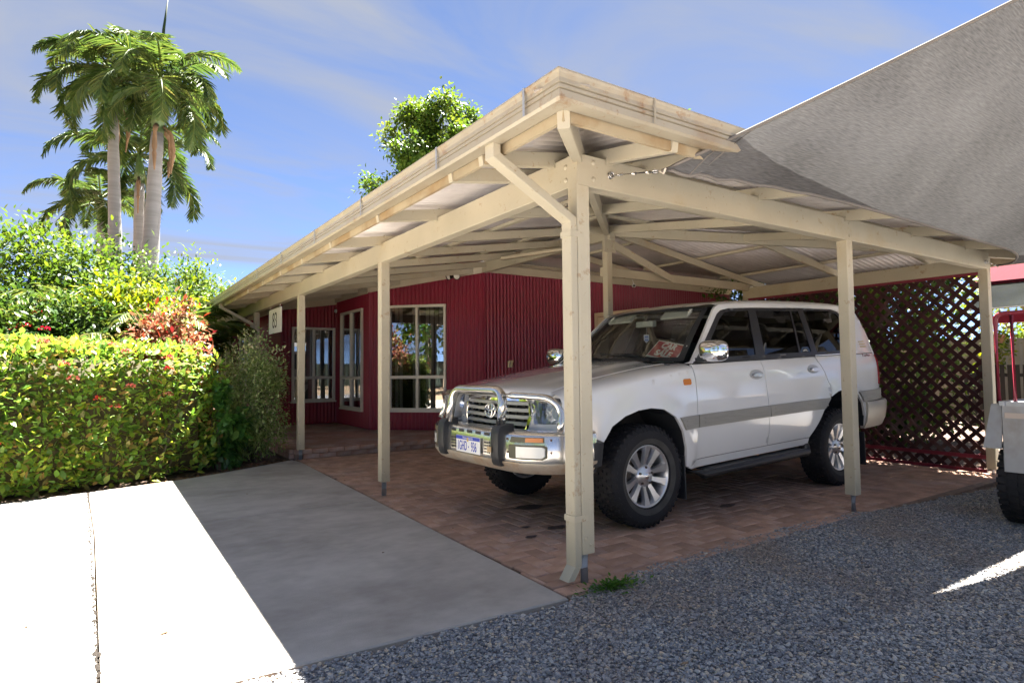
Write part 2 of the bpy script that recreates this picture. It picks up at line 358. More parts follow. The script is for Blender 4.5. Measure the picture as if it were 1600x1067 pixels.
# ------------------------------------------------------------------ brick paving (herringbone, a soldier row along the gravel)
PAVE = mat('clay_paver', (0.45, 0.275, 0.195), 0.85, var=0.22, vscale=7, bump=0.35, bscale=90, col2=(0.44, 0.34, 0.30), c2scale=1.7, c2lo=0.5, c2hi=0.8, objvar=0.22)
PAVES = mat('clay_paver_rest', (0.45, 0.275, 0.195), 0.85, var=0.38, vscale=5.3, bump=0.35, bscale=90, col2=(0.44, 0.34, 0.30), c2scale=1.7, c2lo=0.5, c2hi=0.8)
pav = link(bpy.data.objects.new('paving', None)); tag(pav, 'red brick herringbone paving under the carport', None, kind='structure')
SAND = mat('paving_sand', (0.13, 0.085, 0.06), 0.95, var=0.3, vscale=20)
mesh('bedding_sand', [(-.23, -.16, -.014), (6.35, -.2, -.014), (6.35, 6.14, -.014), (-.05, 6.14, -.014)], [(0, 1, 2, 3)], SAND, pav)
def paver_geo(x0, x1, y0, y1, dz=0):
    c = .005
    vs = [(x0, y0, -.02), (x1, y0, -.02), (x1, y1, -.02), (x0, y1, -.02), (x0, y0, dz - c), (x1, y0, dz - c), (x1, y1, dz - c), (x0, y1, dz - c), (x0 + c, y0 + c, dz), (x1 - c, y0 + c, dz), (x1 - c, y1 - c, dz), (x0 + c, y1 - c, dz)]
    fs = [(8, 9, 10, 11)]
    for i in range(4):
        j = (i + 1) % 4; fs += [(i, j, 4 + j, 4 + i), (4 + i, 4 + j, 8 + j, 8 + i)]
    return vs, fs
a = .1175; bricks = []
def xl(y): return -.223 + .03 * (y + .16)
for i in range(-60, 60):
    for j in range(-60, 60):
        for (w, h, ox, oy) in ((2, 1, 0, 0), (1, 2, 0, 1)):
            x0 = (i + 2 * j + ox) * a - .3; y0 = (i - 2 * j + oy) * a; x1 = x0 + w * a; y1 = y0 + h * a
            X0 = max(x0, xl(y0) + .002); X1 = min(x1, 6.3); Y0 = max(y0, .02); Y1 = min(y1, 6.12)
            if X1 - X0 > .03 and Y1 - Y0 > .03: bricks.append((X0 + .003, X1 - .003, Y0 + .003, Y1 - .003))
k = xl(0)
while k < 6.25: bricks.append((k + .003, k + .2317, -.10, .014)); k += .2347
bricks.sort(key=lambda b: ((b[0] + b[1]) / 2 - CAM.x) ** 2 + ((b[2] + b[3]) / 2 - CAM.y) ** 2)
def hides(b):      # hidden under the car body: leave those to the joined part
    return False
cache = {}; rest = MB()
for n, (x0, x1, y0, y1) in enumerate(bricks):
    dz = random.uniform(-.003, .001); w, h = round(x1 - x0, 3), round(y1 - y0, 3)
    if n < 300:
        if (w, h) not in cache:
            vs, fs = paver_geo(-w / 2, w / 2, -h / 2, h / 2); me = bpy.data.meshes.new('paver'); me.from_pydata(vs, [], fs); me.materials.append(PAVE); cache[(w, h)] = me
        o = link(bpy.data.objects.new('paver', cache[(w, h)]), pav); o.location = ((x0 + x1) / 2, (y0 + y1) / 2, dz); o.rotation_euler = (random.gauss(0, .004), random.gauss(0, .004), random.gauss(0, .006))
    else: rest.add(*paver_geo(x0, x1, y0, y1, dz))
tag(rest.build('pavers_beyond', PAVES, pav), kind='stuff')
# rough mortar haunch along the gravel
HAUNCH = mat('mortar_haunch', (0.24, 0.165, 0.12), 0.95, var=0.3, vscale=12, bump=0.8, bscale=50)
vs = []; fs = []; nn = 130
for i in range(nn + 1):
    x = -.22 + 6.5 * i / nn; e = -.19 + .035 * math.sin(x * 2.3) + random.uniform(-.018, .018)
    vs += [(x, -.10, -.005), (x, (e - .1) / 2 - .01, -.012 + random.uniform(-.004, .004)), (x, e, -.05)]
for i in range(nn): fs += [(3 * i, 3 * i + 1, 3 * i + 4, 3 * i + 3), (3 * i + 1, 3 * i + 2, 3 * i + 5, 3 * i + 4)]
mesh('mortar_edge', vs, fs, HAUNCH, pav, smooth=True)
# oil drips
mb = MB()
for (x, y, r) in ((.62, 1.05, .10), (.42, 1.2, .05), (.85, 1.75, .16), (1.1, 1.35, .1), (.3, .95, .06), (2.3, .75, .10)):
    k = 16; mb.add([(x + r * random.uniform(.6, 1.1) * math.cos(q * 2 * math.pi / k), y + r * .6 * random.uniform(.6, 1.1) * math.sin(q * 2 * math.pi / k), .0045) for q in range(k)], [tuple(range(k))])
mb.build('oil_stain', mat('oil', (0.13, 0.085, 0.07), 0.6, var=0.4, vscale=30), pav)

# ------------------------------------------------------------------ verandah floor with a brick step
ver = link(bpy.data.objects.new('verandah_floor', None)); tag(ver, 'raised brick-edged verandah floor along the house', None, kind='structure')
VFL = mat('verandah_paving', (0.36, 0.21, 0.165), 0.75, var=0.25, vscale=3, bump=0.3, bscale=50, col2=(0.42, 0.32, 0.28), c2scale=1.3)
mb = MB()
for i in range(46):
    for j in range(9 if i < 19 else 3):
        x0 = -.06 + i * .235; y0 = 6.25 + j * .235
        if x0 < 9.5: mb.add(*[([(v[0], v[1], v[2] + .128) for v in paver_geo(x0 + .002, x0 + .233, y0 + .002, y0 + .233, random.uniform(-.002, .001))[0]]), paver_geo(0, 1, 0, 1)[1]])
tag(mb.build('floor_pavers', VFL, ver), kind='stuff')
mesh('floor_top', [(-.06, 6.2, .118), (10.4, 6.2, .118), (10.4, 7.2, .118), (3.2, 8.4, .118), (3.2, 18, .118), (-.06, 18, .118)], [(0, 1, 2, 3, 4, 5)], VFL, ver)
STEPB = mat('step_brick', (0.38, 0.22, 0.165), 0.85, var=0.25, vscale=9, bump=0.4, bscale=70, objvar=0.2, col2=(0.35, 0.26, 0.22), c2scale=3)
vsb, fsb = beam((0, 0, -.03), (0, 0, .03), .226, .11, up=(0, 1, 0), c=.006); meb = bpy.data.meshes.new('brick'); meb.from_pydata([tuple(v) for v in vsb], [], fsb); meb.materials.append(STEPB)
for c in range(2):
    for i in range(45):
        o = link(bpy.data.objects.new('brick', meb), ver); o.location = (-.06 + .113 + i * .234 + (.117 if c == 0 else 0), 6.17 + (.02 if c == 0 else 0) + random.uniform(-.004, .004), .03 + .068 * c + .002 * c); o.rotation_euler = (0, 0, random.gauss(0, .012))
    for i in range(20):
        o = link(bpy.data.objects.new('brick', meb), ver); o.location = (-.06, 6.35 + i * .234, .03 + .068 * c); o.rotation_euler = (0, 0, R(90))
mesh('step_mortar', *box(-.05, 10.4, 6.15, 6.3, -.05, .09), HAUNCH, ver)

# ------------------------------------------------------------------ gravel
edgeg = [(-9, .2), (-5.6, .06), (-2.35, -.10), (-1.66, -.13), (-.9, -.16), (-.25, -.2), (.03, -.09), (.35, -.05), (.72, -.03), (1.4, .0), (2.24, .02), (2.9, -.06), (3.5, -.17), (4.3, -.24), (5.2, -.32), (6.4, -.36), (9, -.4), (14, -.4)]
GBASE = mat('gravel_bed', (0.19, 0.19, 0.205), 0.95, var=0.45, vscale=60, bump=1.0, bscale=110, col2=(0.26, 0.20, 0.16), c2scale=1.4, c2lo=0.55, c2hi=0.75)
gp = edgeg + [(14, -9), (-9, -9)]
tag(mesh('gravel_ground', [(x, y, -.010) for x, y in gp], [tuple(range(len(gp)))], GBASE), kind='structure')
def gravel():
    m = bpy.data.materials.new('gravel_stone'); m.use_nodes = True; t = m.node_tree; b = t.nodes['Principled BSDF']; L = t.links.new
    oi = t.nodes.new('ShaderNodeObjectInfo'); at = t.nodes.new('ShaderNodeAttribute'); at.attribute_type = 'INSTANCER'; at.attribute_name = 'tint'
    rp = t.nodes.new('ShaderNodeValToRGB'); rp.color_ramp.interpolation = 'LINEAR'; e = rp.color_ramp.elements
    e[0].position = 0; e[0].color = (0.15, 0.155, 0.17, 1); e[1].position = 1; e[1].color = (0.62, 0.54, 0.43, 1)
    for p_, c_ in ((.40, (.27, .275, .29)), (.70, (.36, .36, .365)), (.85, (.48, .46, .43)), (.92, (.45, .36, .27))):
        k = e.new(p_); k.color = (*c_, 1)
    L(at.outputs['Fac'], rp.inputs[0]); b.inputs['Roughness'].default_value = 0.75
    ge = t.nodes.new('ShaderNodeNewGeometry'); nz = t.nodes.new('ShaderNodeTexNoise'); nz.inputs['Scale'].default_value = 1.1; nz.inputs['Detail'].default_value = 6; L(ge.outputs['Position'], nz.inputs['Vector'])
    r2 = t.nodes.new('ShaderNodeValToRGB'); r2.color_ramp.elements[0].position = .47; r2.color_ramp.elements[1].position = .70; r2.color_ramp.elements[1].color = (.62, .62, .62, 1); L(nz.outputs[0], r2.inputs[0])
    mx = t.nodes.new('ShaderNodeMix'); mx.data_type = 'RGBA'; L(r2.outputs[0], mx.inputs[0]); L(rp.outputs[0], mx.inputs[6]); mx.inputs[7].default_value = (.30, .225, .17, 1); L(mx.outputs[2], b.inputs['Base Color'])
    # emitter sheet: the part of the gravel the camera can see
    ed = []; e_ = [p_ for p_ in edgeg if -2.4 < p_[0] < 7]
    for (a0, b0), (a1, b1) in zip(e_[:-1], e_[1:]):
        for k in range(int((a1 - a0) / .06) + 1): q = k / (int((a1 - a0) / .06) + 1); ed.append((a0 + (a1 - a0) * q, b0 + (b1 - b0) * q + .02 + random.gauss(0, .022)))
    poly = [(-2.6, -.07)] + ed + [(7.5, -.36), (7.5, -2.6), (1.2, -3.6), (-2.6, -2.4)]
    me = bpy.data.meshes.new('gravel_stones'); me.from_pydata([(x, y, -.008) for x, y in poly], [], [tuple(range(len(poly)))])
    o = link(bpy.data.objects.new('gravel_stones', me)); tag(o, 'loose blue-grey gravel in front of the carport', 'gravel', kind='stuff')
    ng = bpy.data.node_groups.new('gravel', 'GeometryNodeTree'); ng.interface.new_socket('Geometry', in_out='INPUT', socket_type='NodeSocketGeometry'); ng.interface.new_socket('Geometry', in_out='OUTPUT', socket_type='NodeSocketGeometry')
    N = ng.nodes.new; K = ng.links.new
    gi = N('NodeGroupInput'); go = N('NodeGroupOutput'); tri = N('GeometryNodeTriangulate'); K(gi.outputs[0], tri.inputs[0])
    ds = N('GeometryNodeDistributePointsOnFaces'); ds.inputs['Density'].default_value = 13000; K(tri.outputs[0], ds.inputs['Mesh'])
    st = N('GeometryNodeStoreNamedAttribute'); st.data_type = 'FLOAT'; st.domain = 'POINT'; st.inputs['Name'].default_value = 'tint'
    rv = N('FunctionNodeRandomValue'); rv.data_type = 'FLOAT'; K(ds.outputs[0], st.inputs['Geometry']); K(rv.outputs[1], st.inputs['Value'])
    off = N('GeometryNodeSetPosition'); ro = N('FunctionNodeRandomValue'); ro.data_type = 'FLOAT_VECTOR'; ro.inputs['Min'].default_value = (0, 0, -.002); ro.inputs['Max'].default_value = (0, 0, .007); ro.inputs['Seed'].default_value = 5
    K(st.outputs[0], off.inputs[0]); K(ro.outputs[0], off.inputs['Offset'])
    shapes = []
    gtoi = N('GeometryNodeJoinGeometry')
    for q in range(4):
        ic = N('GeometryNodeMeshIcoSphere'); ic.inputs['Radius'].default_value = 1.0; ic.inputs['Subdivisions'].default_value = 1 if q else 2
        sp = N('GeometryNodeSetPosition'); ns = N('ShaderNodeTexNoise'); ns.noise_dimensions = '4D'; ns.inputs['W'].default_value = q * 7.3; ns.inputs['Scale'].default_value = 1.1
        sb = N('ShaderNodeVectorMath'); sb.operation = 'SUBTRACT'; sb.inputs[1].default_value = (.5, .5, .5); K(ns.outputs['Color'], sb.inputs[0])
        sc = N('ShaderNodeVectorMath'); sc.operation = 'MULTIPLY'; sc.inputs[1].default_value = (1.9, 1.9, 1.5); K(sb.outputs[0], sc.inputs[0])
        K(ic.outputs[0], sp.inputs[0]); K(sc.outputs[0], sp.inputs['Offset'])
        sm = N('GeometryNodeSetMaterial'); sm.inputs['Material'].default_value = m; K(sp.outputs[0], sm.inputs[0])
        gg = N('GeometryNodeGeometryToInstance'); K(sm.outputs[0], gg.inputs[0]); K(gg.outputs[0], gtoi.inputs[0])
    io = N('GeometryNodeInstanceOnPoints'); io.inputs['Pick Instance'].default_value = True; K(off.outputs[0], io.inputs['Points']); K(gtoi.outputs[0], io.inputs['Instance'])
    rr = N('FunctionNodeRandomValue'); rr.data_type = 'FLOAT_VECTOR'; rr.inputs['Min'].default_value = (-.5, -.5, 0); rr.inputs['Max'].default_value = (.5, .5, 6.28); rr.inputs['Seed'].default_value = 2; K(rr.outputs[0], io.inputs['Rotation'])
    rs = N('FunctionNodeRandomValue'); rs.data_type = 'FLOAT'; rs.inputs[2].default_value = 0.0; rs.inputs[3].default_value = 1.0; rs.inputs['Seed'].default_value = 3
    pw = N('ShaderNodeMath'); pw.operation = 'POWER'; pw.inputs[1].default_value = 3.2; K(rs.outputs[1], pw.inputs[0])
    mm = N('ShaderNodeMath'); mm.operation = 'MULTIPLY_ADD'; mm.inputs[1].default_value = .0075; mm.inputs[2].default_value = .0033; K(pw.outputs[0], mm.inputs[0])
    cv = N('ShaderNodeCombineXYZ'); m2 = N('ShaderNodeMath'); m2.operation = 'MULTIPLY'; m2.inputs[1].default_value = .62; K(mm.outputs[0], m2.inputs[0])
    m3 = N('ShaderNodeMath'); m3.operation = 'MULTIPLY'; m3.inputs[1].default_value = 1.3; K(mm.outputs[0], m3.inputs[0])
    K(m3.outputs[0], cv.inputs[0]); K(mm.outputs[0], cv.inputs[1]); K(m2.outputs[0], cv.inputs[2]); K(cv.outputs[0], io.inputs['Scale'])
    K(io.outputs[0], go.inputs[0])
    md = o.modifiers.new('stones', 'NODES'); md.node_group = ng
gravel()

# ------------------------------------------------------------------ carport
T = 0.155
ZR = 2.482                                              # underside of the rafters over the beam line
cp = thing('carport', 'cream timber carport with hipped iron roof, white four-wheel drive parked under it', 'carport')
PX = [(0, 0, .17), (2.992, 0, .14), (6.0, 0, .06), (0, 3.03, .14), (0, 6.09, .14), (0, 9.1, .2), (0, 12.1, .2), (0, 15.1, .2)]
def post(x, y, z0, z1=2.31, s=.092, stub=True):
    o = mesh('post', *beam((0, 0, z0), (0, 0, z1), s, s, up=(0, 1, 0), c=.005), CREAM, cp); o.location = (x, y, 0); o.rotation_euler = (0, 0, random.gauss(0, .006))
    if stub:
        mesh('stub_pipe', *tube([(0, 0, -.03), (0, 0, z0 + .02)], .024, 14), GALV, o, smooth=True)
    for (bx, bz) in ((.015, .05), (-.02, .09)):
        mesh('bolt', *lathe([(0, -.006), (.008, -.005), (.012, 0)], 10, 'y', (bx, -s / 2 - .001, z0 + bz)), CREAM, o, smooth=True)
    return o
for i, (x, y, z) in enumerate(PX): post(x, y, z)
post(6.0, 3.1, .0, 2.29, .09, False)
post(3.0, 3.0, .0, 2.86, .09, False)
def member(name, p0, p1, w, h, m=CREAM, par=None, up=(0, 0, 1)): return mesh(name, *beam(p0, p1, w, h, up), m, par or cp)
bl = member('beam', (0, .046, 2.405), (0, 18, 2.405), .09, .19)
bf = member('beam', (-.045, 0, 2.405), (6.05, 0, 2.405), .092, .19)
br = member('beam', (6.0, .05, 2.37), (6.0, 3.145, 2.37), .075, .165)
member('ridge_beam', (3.0, 2.9, 2.945), (3.0, 6.02, 2.945), .09, .17)
member('tie_beam', (2.95, 3.06, 2.465), (6.0, 3.06, 2.465), .05, .115)
# bolts at the corner
for (x, y, z) in ((-.0465, .06, 2.44), (-.0465, .06, 2.36), (.08, -.0475, 2.46), (.08, -.0475, 2.36), (2.99, -.0475, 2.46), (2.99, -.0475, 2.35)):
    ax = 'x' if y > 0 else 'y'
    mesh('bolt', *lathe([(0, -.008), (.012, -.006), (.016, 0)], 12, ax, (x, y, z)), CREAM, cp, smooth=True)
ys = [.19, .56, 1.77, 2.97, 3.96, 4.92, 5.9, 6.9, 7.9, 8.9, 9.9, 10.9, 11.9, 12.9, 13.9, 14.9, 15.9, 16.9]
def raf(p, q):       # p, q: (x, y, d) with d the distance inwards from the beam line
    h = .09
    return member('rafter', (p[0], p[1], ZR + T * p[2] + h / 2), (q[0], q[1], ZR + T * q[2] + h / 2), .045, h)
def bracket(x, y, z, ax):
    mb = MB()
    if ax == 'x':
        mb.add([(x - .05, y + .026, z), (x - .05, y + .03, z), (x - .012, y + .03, z + .09), (x - .012, y + .026, z + .09), (x, y + .026, z), (x, y + .03, z), (x, y + .026, z + .09), (x, y + .03, z + .09)], [(0, 4, 6, 3), (1, 2, 7, 5), (0, 3, 2, 1), (3, 6, 7, 2)])
        pl_ = box(x - .054, x - .048, y - .03, y + .03, z - .035, z + .01, .001)
    else:
        mb.add([(x + .026, y - .05, z), (x + .03, y - .05, z), (x + .03, y - .012, z + .09), (x + .026, y - .012, z + .09), (x + .026, y, z), (x + .03, y, z), (x + .026, y, z + .09), (x + .03, y, z + .09)], [(0, 4, 6, 3), (1, 2, 7, 5), (0, 3, 2, 1), (3, 6, 7, 2)])
        pl_ = box(x - .03, x + .03, y - .054, y - .048, z - .035, z + .01, .001)
    mesh('bracket_plate', *pl_, CREAM, mb.build('rafter_bracket', CREAM, cp))
for y in ys:
    xe = min(y, 3.0) - .03 if y < 6.7 else (1.87 if y < 10.3 else .74)
    if 6.7 < y < 8.36: xe = 10.23 - y
    raf((-.565, y, -.565), (xe, y, xe)); bracket(0, y, 2.5, 'x')
for x in (.21, .556, 1.728, 2.95, 4.159, 5.399):
    ye = min(x, 6 - x) - .03; raf((x, -.565, -.565), (x, ye, ye)); bracket(x, 0, 2.5, 'y')
for y in (.6, 1.75, 3.0, 4.2):
    xs = max(6 - y, 3.0) + .03; xo = 6.565 if y < 3.1 else 4.55; raf((xo, y, 6 - xo), (xs, y, 6 - xs))
# hips
def hip(p, q, e0=-.6):
    h = .12
    return member('hip_rafter', (p[0], p[1], ZR - .03 + T * p[2] + h / 2), (q[0], q[1], ZR - .03 + T * q[2] + h / 2), .06, h)
hip((-.55, -.55, -.55), (2.97, 2.97, 2.97)); hip((6.55, -.55, -.55), (3.03, 2.97, 2.97))
# plates and brace at the inner post
mesh('apex_plate', *box(2.90, 3.09, 2.94, 2.948, 2.70, 2.90, .002), CREAM, cp)
member('brace', (3.04, 2.93, 2.80), (4.1, 2.93, 2.44), .045, .09)
member('light_batten', (2.9, 3.3, 2.83), (2.45, 4.6, 2.83), .09, .04, TRIM)
# purlins above the rafters
zp = lambda d: ZR + T * d + .09 + .017
for d in (.25, 1.25, 2.3):
    member('purlin', (d, d + .05, zp(d)), (d, 6.75 if d > 1 else 17, zp(d)), .06, .033)
    member('purlin', (d + .05, d, zp(d)), (5.95 - d, d, zp(d)), .06, .033)
    member('purlin', (6 - d, d + .05, zp(d)), (6 - d, 3.2 + d / 1.5, zp(d)), .06, .033)
# roof sheets, wave across the slope
def sheet(n0, n1, lo, hi, place, per=.076, amp=.0115, k=8):
    vs = []; fs = []; N = int((n1 - n0) / per * k)
    for i in range(N + 1):
        c = n0 + (n1 - n0) * i / N; w = amp * math.sin(2 * math.pi * c / per)
        a, b = lo(c), hi(c)
        vs += [place(c, a, w), place(c, b, w)]
        if i: fs.append((2 * i - 2, 2 * i, 2 * i + 1, 2 * i - 1))
    return vs, fs
zs = lambda d: ZR + T * d + .09 + .043
SH = [sheet(-.6, 18, lambda c: -.6, lambda c: max(-.6, min(3.0, c)) if c < 6.75 else 3.0, lambda c, d, w: (d, c, zs(d) + w)),
      sheet(-.6, 6.6, lambda c: -.6, lambda c: max(-.6, min(c, 6 - c)), lambda c, d, w: (c, d, zs(d) + w)),
      sheet(-.6, 5.25, lambda c: -.6 if c < 3.05 else 6 - max(3.0, 6.3 - 1.5 * (c - 3.05)), lambda c: max(-.6, min(3.0, c)), lambda c, d, w: (6 - d, c, zs(d) + w))]
for vs, fs in SH:
    o = mesh('roof_sheet', vs, fs, ZINC, cp, smooth=True)
    md = o.modifiers.new('thickness', 'SOLIDIFY'); md.thickness = .0015; md.offset = 1
# hip and ridge capping
for p, q in (((-.6, -.6, -.6), (3, 3, 3)), ((6.6, -.6, -.6), (3, 3, 3)), ((3, 3, 3), (3, 5.3, 3))):
    d = Vector((q[0] - p[0], q[1] - p[1], 0)).normalized(); sd = Vector((-d.y, d.x, 0)) * .13
    A = Vector((p[0], p[1], zs(p[2]) + .03)); B = Vector((q[0], q[1], zs(q[2]) + .03))
    mesh('ridge_cap', [A - sd - Vector((0, 0, .02)), A, A + sd - Vector((0, 0, .02)), B - sd - Vector((0, 0, .02)), B, B + sd - Vector((0, 0, .02))], [(0, 1, 4, 3), (1, 2, 5, 4)], ZINC, cp)
# fascia board and gutter, mitred at the corner
gz0, gz1 = 2.445, 2.583
FAS = [(.532, 2.40), (.553, 2.40), (.553, 2.56), (.532, 2.56)]
GUT = [(.556, gz0 + .01), (.575, gz0), (.648, gz0), (.660, gz0 + .012), (.660, gz0 + .045), (.646, gz0 + .05), (.660, gz0 + .055), (.660, gz0 + .07), (.646, gz0 + .075), (.660, gz0 + .08), (.660, gz0 + .10), (.666, gz0 + .118), (.672, gz0 + .13), (.672, gz1), (.655, gz1), (.652, gz1 - .01), (.640, gz0 + .02), (.565, gz0 + .02), (.562, gz1 - .02), (.556, gz1 - .02)]
def eave(prof, name, m, side, end, n=24, start=None):
    vs = []; k = len(prof); fs = []
    for i in range(n + 1):
        for d, z in prof:
            if side == 'left': a0, a1 = -d, end; t = a0 + (a1 - a0) * i / n; vs.append((-d, t, z))
            elif side == 'front': a0, a1 = -d, 6 + d; t = a0 + (a1 - a0) * i / n; vs.append((t, -d, z))
            else: a0, a1 = -d, end; t = a0 + (a1 - a0) * i / n; vs.append((6 + d, t, z))
    for i in range(n):
        for q in range(k): fs.append((i * k + q, i * k + (q + 1) % k, (i + 1) * k + (q + 1) % k, (i + 1) * k + q))
    return mesh(name, vs, fs, m, cp)
for side, end in (('left', 17.5), ('front', 0), ('right', 3.1)):
    eave(FAS, 'fascia', mat('stained_fascia', (0.36, 0.30, 0.20), 0.6, var=0.15, vscale=3, col2=(0.27, 0.19, 0.10), c2scale=2), side, end); gu = eave(GUT, 'gutter', GUTTERM, side, end)
# straps and lap joints on the gutter
for y in (-.40, .53, 1.84, 3.1, 4.4, 5.7, 7.1):
    mesh('gutter_strap', *box(-.6755, -.6725, y - .008, y + .008, gz0 + .005, gz1 + .003, .0005), GALV, cp)
    mesh('gutter_strap', *box(-.676, -.55, y - .008, y + .008, gz1 + .001, gz1 + .004, .0005), GALV, cp)
for x in (-.06, 1.28, 2.6): mesh('gutter_lap', *box(x - .006, x + .006, -.6755, -.6725, gz0 + .008, gz1 + .001, .0005), GUTTERM, cp)
# downpipes: a box elbow from the gutter back to the post, then down the post
def downpipe(y, zbot):
    o = link(bpy.data.objects.new('downpipe', None), cp)
    prof = rect(.085, .05, .004)
    top = Vector((-.60, y, 2.385)); kn = Vector((-.074, y, 2.10)); bot = Vector((-.074, y, zbot + .07))
    # sloping run and the drop, mitred
    d1 = (kn - top).normalized(); mid = (d1 + Vector((0, 0, -1))).normalized()
    vs = []
    def ring(p, nrm, d):
        sx = Vector((0, 1, 0)); uy = Vector((1, 0, 0)) if abs(d.z) > .9 else Vector((-d.z, 0, d.x))
        r = []
        for a, b in prof:
            q = p + sx * a + uy * b; t = (p - q).dot(nrm) / d.dot(nrm); r.append(q + d * t)
        return r
    dn = Vector((0, 0, -1))
    k = len(prof); fs = [(i, (i + 1) % k, k + (i + 1) % k, k + i) for i in range(k)] + [tuple(range(k)), tuple(range(k, 2 * k))[::-1]]
    mesh('outlet_pipe', ring(top + Vector((0, 0, .07)), dn, dn) + ring(top, (dn + d1).normalized(), dn), fs, CREAM, o)
    vs += ring(top, (dn + d1).normalized(), d1); vs += ring(kn, mid, d1)
    k = len(prof); fs = [(i, (i + 1) % k, k + (i + 1) % k, k + i) for i in range(k)] + [tuple(range(k)), tuple(range(k, 2 * k))[::-1]]
    mesh('sloping_pipe', vs, fs, CREAM, o)
    vs = ring(kn, mid, dn) + ring(bot, dn, dn)
    # keep both rings in the same order
    mesh('drop_pipe', vs, fs, CREAM, o)
    sh = [Vector((-.074 + a, y + b, bot.z)) for b, a in prof]; out = Vector((-.055, 0, -.075))
    vs = sh + [v + out for v in sh]; mesh('pipe_shoe', vs, fs, CREAM, o)
    for z in (zbot + .32, 2.0): mesh('pipe_clip', *box(-.105, -.0, y - .0475, y + .0475, z, z + .035, .002), CREAM, o)
downpipe(0.0, .04); downpipe(9.1, .2)

# ------------------------------------------------------------------ house
hs = thing('house', 'house with maroon corrugated iron walls and cream-framed windows behind the verandah', 'house', (0, 0, 0))
def wall(p0, p1, zt0, zt1, wins=(), zb=.13, name='wall', per=.076, amp=.0115, k=8):
    p0 = Vector((p0[0], p0[1], 0)); p1 = Vector((p1[0], p1[1], 0)); L = (p1 - p0).length; d = (p1 - p0) / L; nrm = Vector((d.y, -d.x, 0))
    mb = MB(); N = int(L / per * k); cuts = []
    def strip(a, b, lo, hi):
        n = max(1, int(math.ceil((b - a) / per * k))); vs = []; fs = []
        for i in range(n + 1):
            c = a + (b - a) * i / n; w = amp * math.sin(2 * math.pi * c / per); q = p0 + d * c + nrm * w
            vs += [(q.x, q.y, lo(c)), (q.x, q.y, hi(c))]
            if i: fs.append((2 * i - 2, 2 * i, 2 * i + 1, 2 * i - 1))
        mb.add(vs, fs)
    top = lambda c: zt0 + (zt1 - zt0) * c / L
    a = 0
    for (w0, w1, z0, z1) in wins:
        strip(a, w0, lambda c: zb, top); strip(w0, w1, lambda c: zb, lambda c: z0); strip(w0, w1, lambda c: z1, top); a = w1
    strip(a, L, lambda c: zb, top)
    o = mb.build(name, MAROON, hs, smooth=True)
    for (w0, w1, z0, z1) in wins: window(p0, d, nrm, w0, w1, z0, z1)
    return o
def window(p0, d, nrm, w0, w1, z0, z1, blind=True):
    P = lambda a, z, o: p0 + d * a + nrm * o + Vector((0, 0, z))
    mb = MB(); fw = .045; zm = z0 + (z1 - z0) * .315; wm = (w0 + w1) / 2
    for (a0, a1, b0, b1) in ((w0, w0 + fw, z0, z1), (w1 - fw, w1, z0, z1), (w0 + fw, w1 - fw, z0, z0 + fw), (w0 + fw, w1 - fw, z1 - fw, z1), (wm - .022, wm + .022, z0 + fw, z1 - fw), (w0 + fw, wm - .022, zm - .028, zm + .028), (wm + .022, w1 - fw, zm - .028, zm + .028)):
        vs, fs = beam((0, 0, b0), (0, 0, b1), a1 - a0, .06, up=(0, 1, 0), c=.003)
        mb.add([P((a0 + a1) / 2 + v[0], v[2], .012 - v[1]) for v in vs], [f[::-1] for f in fs])
    o = mb.build('window', ALU, hs)
    for (a0, a1, b0, b1) in ((w0 + fw, wm - .022, z0 + fw, zm - .028), (wm + .022, w1 - fw, z0 + fw, zm - .028), (w0 + fw, wm - .022, zm + .028, z1 - fw), (wm + .022, w1 - fw, zm + .028, z1 - fw)):
        t = random.uniform(-.004, .004); s = random.uniform(-.003, .003)
        mesh('pane', [P(a0, b0, t), P(a1, b0, s), P(a1, b1, s), P(a0, b1, t)], [(0, 1, 2, 3)], WGLASS, o)
    mesh('sill', *[[P((w0 + w1) / 2 + v[0], v[2], .02 - v[1]) for v in beam((0, 0, z0 - .03), (0, 0, z0 - .002), w1 - w0 + .04, .07, up=(0, 1, 0))[0]], beam((0, 0, 0), (0, 0, 1), 1, 1)[1]], ALU, o)
    BL = mat('blind_fabric', (0.34, 0.33, 0.31), 0.85, var=0.06)
    n = int((w1 - w0 - .08) / .088)
    for i in range(n):
        if blind and random.random() < .12: continue
        c = w0 + .06 + i * .088; tw = R(24)
        vs = [P(c + .042 + sg * .044 * math.cos(tw), z, -.14 + sg * .044 * math.sin(tw)) for sg in (-1, 1) for z in (z0 + .03, z1 - .02)]
        mesh('blind_slat', vs, [(0, 2, 3, 1)], BL, o)
wall((1.87, 8.36), (3.45, 6.78), 2.74, 3.03, [(.385, 1.512, .49, 2.45)])
wall((3.45, 6.78), (10.6, 6.78), 3.04, 3.04)
wall((1.87, 10.35), (1.87, 8.36), 2.74, 2.74, [(.38, 1.64, .475, 2.45)])
wall((.74, 10.35), (1.87, 10.35), 2.57, 2.73, [(.20, 1.10, .61, 2.16)])
wall((.74, 18), (.74, 10.35), 2.56, 2.56, [(3.2, 4.5, .9, 2.2)])
# corner flashings
for (x, y) in ((1.87, 8.36), (3.45, 6.78), (1.87, 10.33), (.74, 10.35)):
    mb = MB(); mb.add(*tube([(x, y, .13), (x, y, 2.72 if x < 3 else 3.03)], .028, 8)); mb.build('corner_flashing', MAROON, hs)
